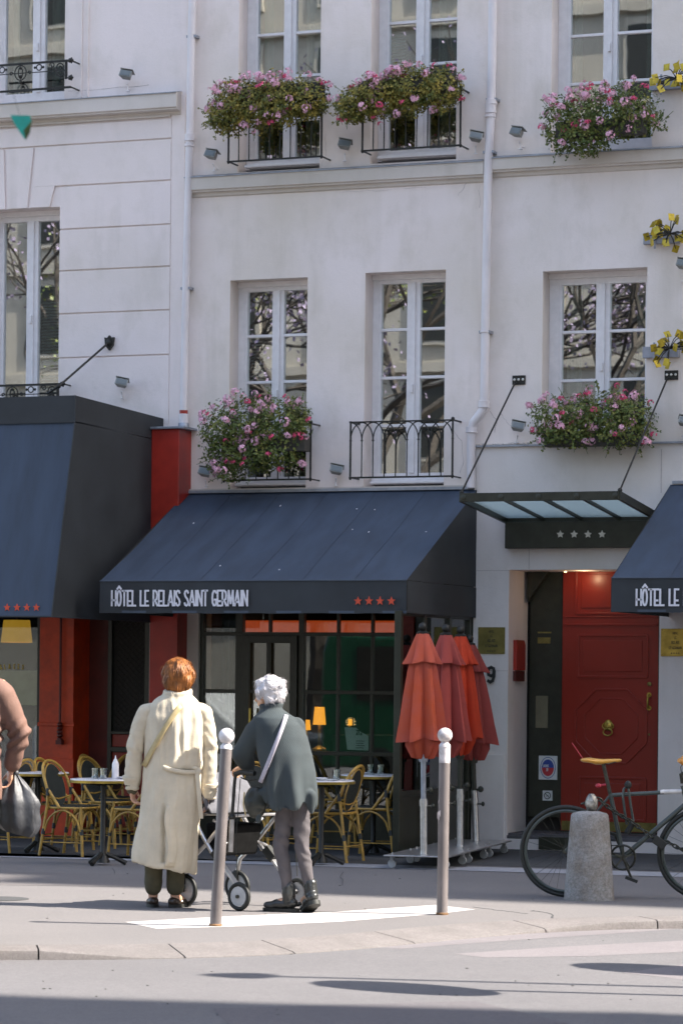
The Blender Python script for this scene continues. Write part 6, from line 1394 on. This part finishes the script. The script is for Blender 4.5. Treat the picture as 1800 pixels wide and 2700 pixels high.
def cd(c,n):
    d=.013*noise.noise(Vector((c.x*11,c.y*11,c.z*2.6)))+.006*noise.noise(Vector((c.x*34,c.y*34,c.z*9)))
    if c.y<0:
        # centre vent, with the flap standing proud on the right
        if .30<c.z<.70: d+= -.045*math.exp(-((c.x+.018-.01*(c.z-.5))/.013)**2)*min(1,(.70-c.z)*8) + .020*math.exp(-((c.x-.028)/.026)**2)*min(1,(.70-c.z)*5)
        # blouson back: vertical pleats and overhang above the belt
        if .93<c.z<1.32: d+=.006*math.sin((c.x-.03)*95)*max(0,1-abs(c.x-.09)/.11)*min(1,(1.32-c.z)*6)
        g_=max(0,min(1,(c.x+.03)/.08)); d+=g_*(.007*math.exp(-((c.z-.95)/.03)**2)-.008*math.exp(-((c.z-.905)/.014)**2))
        # storm flap line
    # sleeve wrinkles
    if c.x>.23 or c.x<-.17: d+=.0035*math.sin(c.z*55+c.x*50+4*noise.noise(c*8))*math.exp(-((c.z-1.05)/.10)**2)
    return d
coat=remesh('trench_coat',b,.0095,m_cloth,p1,2,cd)
for s in (0,1):
    b=MB(); q0=(sh[0]+V(.025,0,-.015),sh[0]+V(-.018,0,-.04),(sh[0]+el[0])/2+V(-.012,0,0),el[0],V(-.240,.025,.83)) if s==0 else (sh[1]+V(-.025,0,-.015),sh[1]+V(.012,0,-.04),(sh[1]+el[1])/2+V(.012,0,0),el[1],V(.262,.06,.775))
    b.chain(q0,[.050,.057,.056,.052,.054],16); b.ell(q0[-1]-V(0,0,.045),(.050,.048,.02))
    remesh('sleeve',b,.0085,m_cloth,p1,2,lambda c,n: .010*noise.noise(Vector((c.x*14,c.y*14,c.z*6)))+.005*math.sin(c.z*60+c.x*70+5*noise.noise(c*9))*math.exp(-((c.z-1.06)/.09)**2)+.004*noise.noise(c*30))
def surf(x,z,extra=.012):
    for i in range(len(TR)-1):
        if TR[i+1][0]<=z<=TR[i][0]:
            f=(TR[i][0]-z)/(TR[i][0]-TR[i+1][0]); cx,rx,ry=[TR[i][k]+(TR[i+1][k]-TR[i][k])*f for k in (1,3,4)]
            v=min(.98,abs((x-cx)/rx)); return -ry*math.sqrt(1-v*v)-extra
    return -.13
def ribbon(path,w_,sf_,th=.004):
    mb=MB(); n=len(path); vs=[]
    for i,(x,z) in enumerate(path):
        a=Vector(path[max(i-1,0)]); c=Vector(path[min(i+1,n-1)]); t_=(c-a).normalized(); nn=Vector((-t_.y,t_.x))*w_/2
        for s in (-1,-.33,.33,1): X,Z=x+nn.x*s,z+nn.y*s; vs.append((X,sf_(X,Z)-.002*(1-s*s),Z))
    mb.add(vs,[(4*i+k,4*i+k+1,4*i+5+k,4*i+4+k) for i in range(n-1) for k in range(3)]); return mb
def solid(o,th): m_=o.modifiers.new('thick','SOLIDIFY'); m_.thickness=th; m_.offset=0
# line of the strap, curved
pth=[(.085-.245*k/14,1.335-.40*(k/14)**1.15) for k in range(15)]
o=obj('shoulder_strap',ribbon(pth,.034,lambda x,z:surf(x,z,.017)),m_strap,p1); solid(o,.006)
pth=[(-.03+.22*k/18,.935-.035*k/18-.012*math.sin(PI*k/18)) for k in range(19)]
o=obj('belt',ribbon(pth,.026,lambda x,z:surf(x,z,.013)),m_cloth,p1); solid(o,.007)
mbf=MB(); vsf=[]
for i in range(15):
    z=.68-.40*i/14; x0_=.0-.012*math.sin(i*.5)
    for k in range(6): x=x0_+.062*k/5*(.35+.65*min(1,i/4)); vsf.append((x,surf(x,z,.010+.020*(1-k/5)**1.4*min(1,i/3)),z))
mbf.add(vsf,[(6*i+k,6*i+k+1,6*i+7+k,6*i+6+k) for i in range(14) for k in range(5)]); o=obj('vent_flap',mbf,m_cloth,coat); solid(o,.004)
b=MB(); b.tube([(.035,surf(.035,1.38-.44*k/12,.008),1.38-.44*k/12) for k in range(13)],.0025,5); obj('back_seam',b,m_cloth,coat)
b=MB(); b.ell((.195,-.075,.905),(.028,.02,.030),12,8); b.ell((.18,-.085,.925),(.024,.012,.014),10,6); kt=obj('belt_knot',b,m_cloth,p1)
b=MB(); b.loft([[(.195+.03*t_+s*.014,-.085-.012*math.sin(t_*3)-q_,.895-.30*t_) for s,q_ in ((-1,0),(1,0),(1,.005),(-1,.005))] for t_ in [k/8 for k in range(9)]]); obj('belt_tail',b,m_cloth,kt)
for s,(c0,c1) in enumerate(((V(-.245,.02,.865),V(-.246,.024,.845)),(V(.276,.052,.825),V(.274,.056,.805)))):
    b=MB(); b.tube([c0,c1],.0595,18); obj('cuff_strap',b,m_cloth,coat)
b=MB(); b.cap(V(-.243,.03,.81),V(-.24,.035,.775),.045,.036,14); obj('inner_sleeve',b,m_olive,p1)
placep(p1,q(440,2394))
strands(hr,2600,.055,lambda c: Vector(((c.x-.06)*3,-.15,-1)) if c.z<1.60 else Vector(((c.x-.06)*14,(c.y)*10-.2,-.4)),m_hair1,3)
# ---- older woman in the knitted cape
p2=thing('person','white haired woman in a dark knitted cape leaning on the walking frame','person',(0,0,0))
fc=V(-.80,.60,-.12)
b=MB(); head(b,V(-.185,.09,1.415),fc,.97); b.chain([V(-.13,.05,1.22),V(-.165,.075,1.34)],[.058,.048])
b.ell((-.09,.04,1.1),(.14,.11,.17)); b.ell((-.04,.0,.92),(.11,.10,.15)); b.ell((-.02,0,.82),(.11,.10,.10))
s2=[V(-.25,.05,1.20),V(.01,.05,1.20)]; e2=[V(-.35,.12,1.03),V(.02,.2,1.0)]; w2=[V(-.36,.26,.93),V(-.03,.40,.93)]
b.chain([s2[0]+V(.03,0,-.03),V(-.12,.05,1.22),s2[1]-V(.03,0,.03)],[.035,.05,.035])
for s in (0,1): b.chain([s2[s],e2[s],w2[s]],[.034,.030,.024])
hand(b,w2[0],V(-.5,.8,-.15),V(.6,.4,.3),V(0,0,-1),.8,.95); hand(b,w2[1],V(-.5,.8,-.15),V(-.6,-.4,.3),V(0,0,-1),.8,.95)
h2=[V(-.055,.03,.80),V(.035,.0,.80)]; k2=[V(-.092,.02,.43),V(.048,-.01,.43)]; a2=[V(-.035,.0,.12),V(.105,-.02,.15)]; f2=[V(-.93,.36,0),V(-.35,.94,0)]
for s in (0,1): b.chain([h2[s],k2[s],a2[s]],[.050,.036,.026]); b.chain([a2[s]-V(0,0,.04),a2[s]+f2[s]*.12-V(0,0,.08)],[.03,.026])
remesh('body',b,.0065,m_skin2,p2,2)
b=MB(); hc=V(-.178,.085,1.435); b.ell(hc+V(.012,-.012,.018),(.092,.095,.088),20,14); b.ell(hc+V(.045,-.04,-.02),(.055,.055,.06)); b.ell(hc+V(.02,-.045,-.045),(.055,.045,.045)); b.ell(hc+V(-.03,-.01,.045),(.06,.06,.05)); b.ell(hc+V(.06,-.0,.05),(.045,.05,.035)); b.ell(hc+V(-.06,-.04,.0),(.028,.035,.05))
hr=remesh('hair',b,.006,m_hair2,p2,1,lambda c,n: .012*noise.noise(Vector((c.x*24,c.y*24,c.z*22)))+.007*noise.noise(Vector((c.x*60,c.y*60,c.z*60))))
b=MB()
for s in (0,1): b.chain([h2[s],k2[s],a2[s]+V(0,0,-.01)],[.066,.050,.036],16)
strands(hr,2400,.04,lambda c: Vector((1,-.5,-.5))+Vector((noise.noise(c*18),noise.noise(c*18+Vector((5,0,0))),noise.noise(c*18+Vector((0,9,0)))))*2.2,m_hair2,4)
def pcr(c,n): return .004*math.sin(c.z*80+c.x*60+9*noise.noise(c*7))*(math.exp(-((c.z-.45)/.13)**2)+.8*math.exp(-((c.z-.2)/.06)**2))+.004*noise.noise(c*16)
remesh('trousers',b,.008,m_pants,p2,2,pcr)
for s in (0,1):
    b=MB(); a=a2[s]; f=f2[s].normalized(); sd=V(f.y,-f.x,0); tl=R(0 if s==0 else 24); fw=(f*math.cos(tl)-V(0,0,1)*math.sin(tl)); up=sd.cross(fw)*1.0
    if up.z<0: up=-up
    m_=Matrix((sd,fw,up)).transposed(); B=a-up*.075
    b.chain([a+V(0,0,.035),a-up*.04],[.046,.043],16); b.ell(B+up*.015-fw*.012,(.040,.052,.040),14,9,m_); b.ell(B+fw*.06+up*.005,(.044,.07,.034),14,9,m_); b.ell(B+fw*.125-up*.004,(.042,.055,.027),14,9,m_)
    bo=remesh('boot',b,.006,m_boot,p2,2,crease(.004,20,20))
    b=MB(); pts=[B+fw*(.055+.128*math.cos(q_))+sd*(.046*math.sin(q_))-up*.042 for q_ in [2*PI*k/20 for k in range(20)]]; b.prism(pts,up*.020); b.prism([B+fw*(-.03+.045*math.cos(q_))+sd*(.042*math.sin(q_))-up*.05 for q_ in [2*PI*k/14 for k in range(14)]],up*.03); obj('sole',b,m_rub,bo)
TR2=[(1.345,-.165,.075,.062,.066),(1.32,-.162,.07,.074,.078),(1.295,-.152,.06,.100,.095),(1.265,-.140,.05,.140,.115),(1.22,-.120,.04,.155,.13),(1.14,-.092,.03,.168,.145),(1.03,-.070,.015,.178,.156),(.92,-.056,.005,.176,.162),(.82,-.048,.0,.172,.162),(.74,-.044,0,.168,.160),(.69,-.042,0,.164,.158)]
b=MB(); rings=[]
for z,cx,cy,rx,ry in TR2:
    lo=max(0,(1.1-z)/.45); rings.append([(x+.0,y,zz-lo*.035*math.sin(3*math.atan2(y-cy,x-cx)+.5)) for x,y,zz in ringf(z,cx,cy,rx,ry,56,.055*lo,4,.9)])
b.loft(rings)
b.chain([V(-.235,.045,1.21),V(-.27,.06,1.17),e2[0],w2[0]+V(.03,-.07,.02)],[.065,.07,.068,.055],16); b.chain([V(.0,.05,1.21),e2[1],w2[1]+V(.0,-.06,.02)],[.062,.06,.05],16)
b.tube([(-.165+.060*math.cos(a),.078+.064*math.sin(a),1.345+.008*math.cos(a)) for a in [2*PI*k/24 for k in range(24)]],.021,8,True)
b.chain([V(.085,-.07,.76),V(.10,-.08,.655)],[.045,.025],12); b.chain([V(-.21,-.05,.78),V(-.225,-.05,.60)],[.045,.02],12)
def cd2(c,n):
    d=.008*noise.noise(Vector((c.x*9,c.y*9,c.z*4)))
    lo=max(0,min(1,(1.08-c.z)/.3)); d+=lo*.019*math.sin(c.x*44+1.2+.8*math.sin(c.z*9))
    return d
cape=remesh('knitted_cape',b,.0095,m_knit,p2,2,cd2)
def surf2(x,z,extra=.012):
    for i in range(len(TR2)-1):
        if TR2[i+1][0]<=z<=TR2[i][0]:
            f=(TR2[i][0]-z)/(TR2[i][0]-TR2[i+1][0]); cx,cy,rx,ry=[TR2[i][k]+(TR2[i+1][k]-TR2[i][k])*f for k in (1,2,3,4)]
            v=min(.97,abs((x-cx)/rx)); return cy-ry*math.sqrt(1-v*v)-extra
    return -.15
pth=[(-.062-.165*(k/16)**1.12,1.285-.44*k/16) for k in range(17)]
o=obj('bag_strap',ribbon(pth,.026,lambda x,z:surf2(x,z,.016)),m_gstrap,p2); solid(o,.005)
b=MB(); b.ell((-.255,-.03,.72),(.075,.055,.10),18,12); b.ell((-.25,-.03,.66),(.06,.05,.05),14,8); o=remesh('shoulder_bag',b,.008,m_blackbag,p2,1,crease(.008,14,14))
b=MB(); b.tube([(-.33,-.03,.78),(-.335,-.03,.70),(-.32,-.04,.63)],.006,6); obj('bag_piping',b,m_strap,o)
placep(p2,q(775,2406))
# ---- person at the left edge
p3=thing('person','person at the left edge in a dusty pink jacket carrying a dark plastic bag','person',(0,0,0))
b=MB(); head(b,V(0,.03,1.68),V(.2,1,0),1.03); b.chain([V(0,0,1.46),V(0,.01,1.6)],[.062,.054])
b.ell((0,0,1.28),(.17,.11,.2)); b.ell((0,0,1.05),(.15,.1,.18)); b.ell((0,0,.95),(.16,.11,.13)); b.chain([V(-.2,0,1.45),V(0,0,1.47),V(.18,0,1.45)],[.055,.065,.055])
b.chain([V(.18,0,1.45),V(.285,.03,1.20),V(.245,.10,1.005)],[.05,.04,.028]); b.chain([V(-.2,0,1.45),V(-.28,0,1.15),V(-.26,.06,.9)],[.05,.04,.028])
hand(b,V(.24,.105,.995),V(-.15,.1,-1),V(-.3,.9,0),V(-1,0,0),.9); hand(b,V(-.26,.06,.9),V(0,.1,-1),V(.3,.9,0),V(1,0,0),.5)
for s,(kx,ax,ay) in ((-1,(-.10,-.10,.16)),(1,(.10,.11,-.12))): b.chain([V(.09*s,0,.92),V(kx,ay*.6+.03,.5),V(ax,ay,.09)],[.085,.055,.036]); b.chain([V(ax,ay,.07),V(ax,ay+.14,.035)],[.034,.028])
remesh('body',b,.0065,m_skin,p3,2)
b=MB(); b.ell((0,.01,1.72),(.088,.105,.095),18,12); remesh('hair',b,.008,m_shoe,p3,1,lambda c,n:.008*noise.noise(c*30))
b=MB(); b.loft([ringf(z,0,0,rx,ry,48,.01,5,.3) for z,rx,ry in ((1.53,.075,.08),(1.50,.15,.1),(1.46,.2,.12),(1.36,.215,.135),(1.2,.2,.135),(1.05,.19,.13),(.9,.2,.14),(.83,.2,.14))])
b.chain([V(.165,0,1.44),V(.20,.0,1.41),V(.295,.03,1.205),V(.25,.09,1.035)],[.072,.074,.060,.046],16); b.chain([V(-.17,0,1.44),V(-.28,0,1.15),V(-.26,.05,.95)],[.08,.07,.05],16)
remesh('jacket',b,.010,m_jacket,p3,2,lambda c,n: .006*noise.noise(c*11)+(.010*math.sin((c.z*1.0-c.x*.8)*95+2*noise.noise(c*7))*math.exp(-((c.z-1.17)/.085)**2) if c.x>.17 else 0))
b=MB()
for s,(kx,ax,ay) in ((-1,(-.10,-.10,.16)),(1,(.10,.11,-.12))): b.chain([V(.09*s,0,.9),V(kx,ay*.6+.03,.5),V(ax,ay,.12)],[.1,.075,.065],14)
remesh('trousers',b,.010,m_olive,p3,2,crease(.006,10,12))
for s,(ax,ay) in ((-1,(-.10,.16)),(1,(.11,-.12))): b=MB(); b.ell((ax,ay,.045),(.042,.055,.045)); b.ell((ax,ay+.10,.032),(.045,.09,.032)); remesh('shoe',b,.008,m_shoe,p3,2)
b=MB(); b.cap(V(.262,.07,1.09),V(.249,.092,1.03),.050,.049,16); b.cap(V(.249,.094,1.03),V(.246,.10,1.012),.036,.033,12); obj('cuff',b,m_jacket,p3)
pb=q(-95,2503); placep(p3,pb)
PM=Matrix.Translation(pb)@Matrix.Rotation(TH,4,'Z')
b=MB(); n=48; rings=[]
for i in range(16):
    t_=i/15; z=.965-.33*t_; r=.018+.105*min(1,t_*2.2)**.8*(1 if t_<.8 else 1-.4*((t_-.8)/.2)**2); cx=.262+.02*t_; rings.append([PM@V(cx+(r+.012*min(1,t_*3)*math.sin(9*a+3*t_)*(1-t_*.5)+.010*noise.noise(V(math.cos(a)*3,math.sin(a)*3,t_*6)))*math.cos(a)*1.0,.12+(r*.7+.01*math.sin(7*a))*math.sin(a),z-.02*math.cos(a)*t_) for a in [2*PI*k/n for k in range(n)]])
b.loft(rings); bg_=thing('plastic_bag','grey black plastic bag hanging from the hand at the left edge','bag',PM@V(.262,.12,.96)); obj('sack',b,m_bin,bg_)
b=MB(); b.ell(PM@V(.262,.12,.975),(.022,.02,.022),10,7); obj('knot',b,m_bin,bg_)
# small litter on the ground
random.seed(21)
b=MB()
for k in range(60):
    x,y=random.uniform(0,1800),random.uniform(2290,2680); g_=G(x,y,0.002 if y<2430 else RZ+.002); b.ell(g_,(random.uniform(.003,.010),random.uniform(.003,.010),.002),5,3)
t=obj('litter_specks',b,m_dark); tag(t,'tiny specks of litter scattered over road and pavement','litter',kind='stuff')
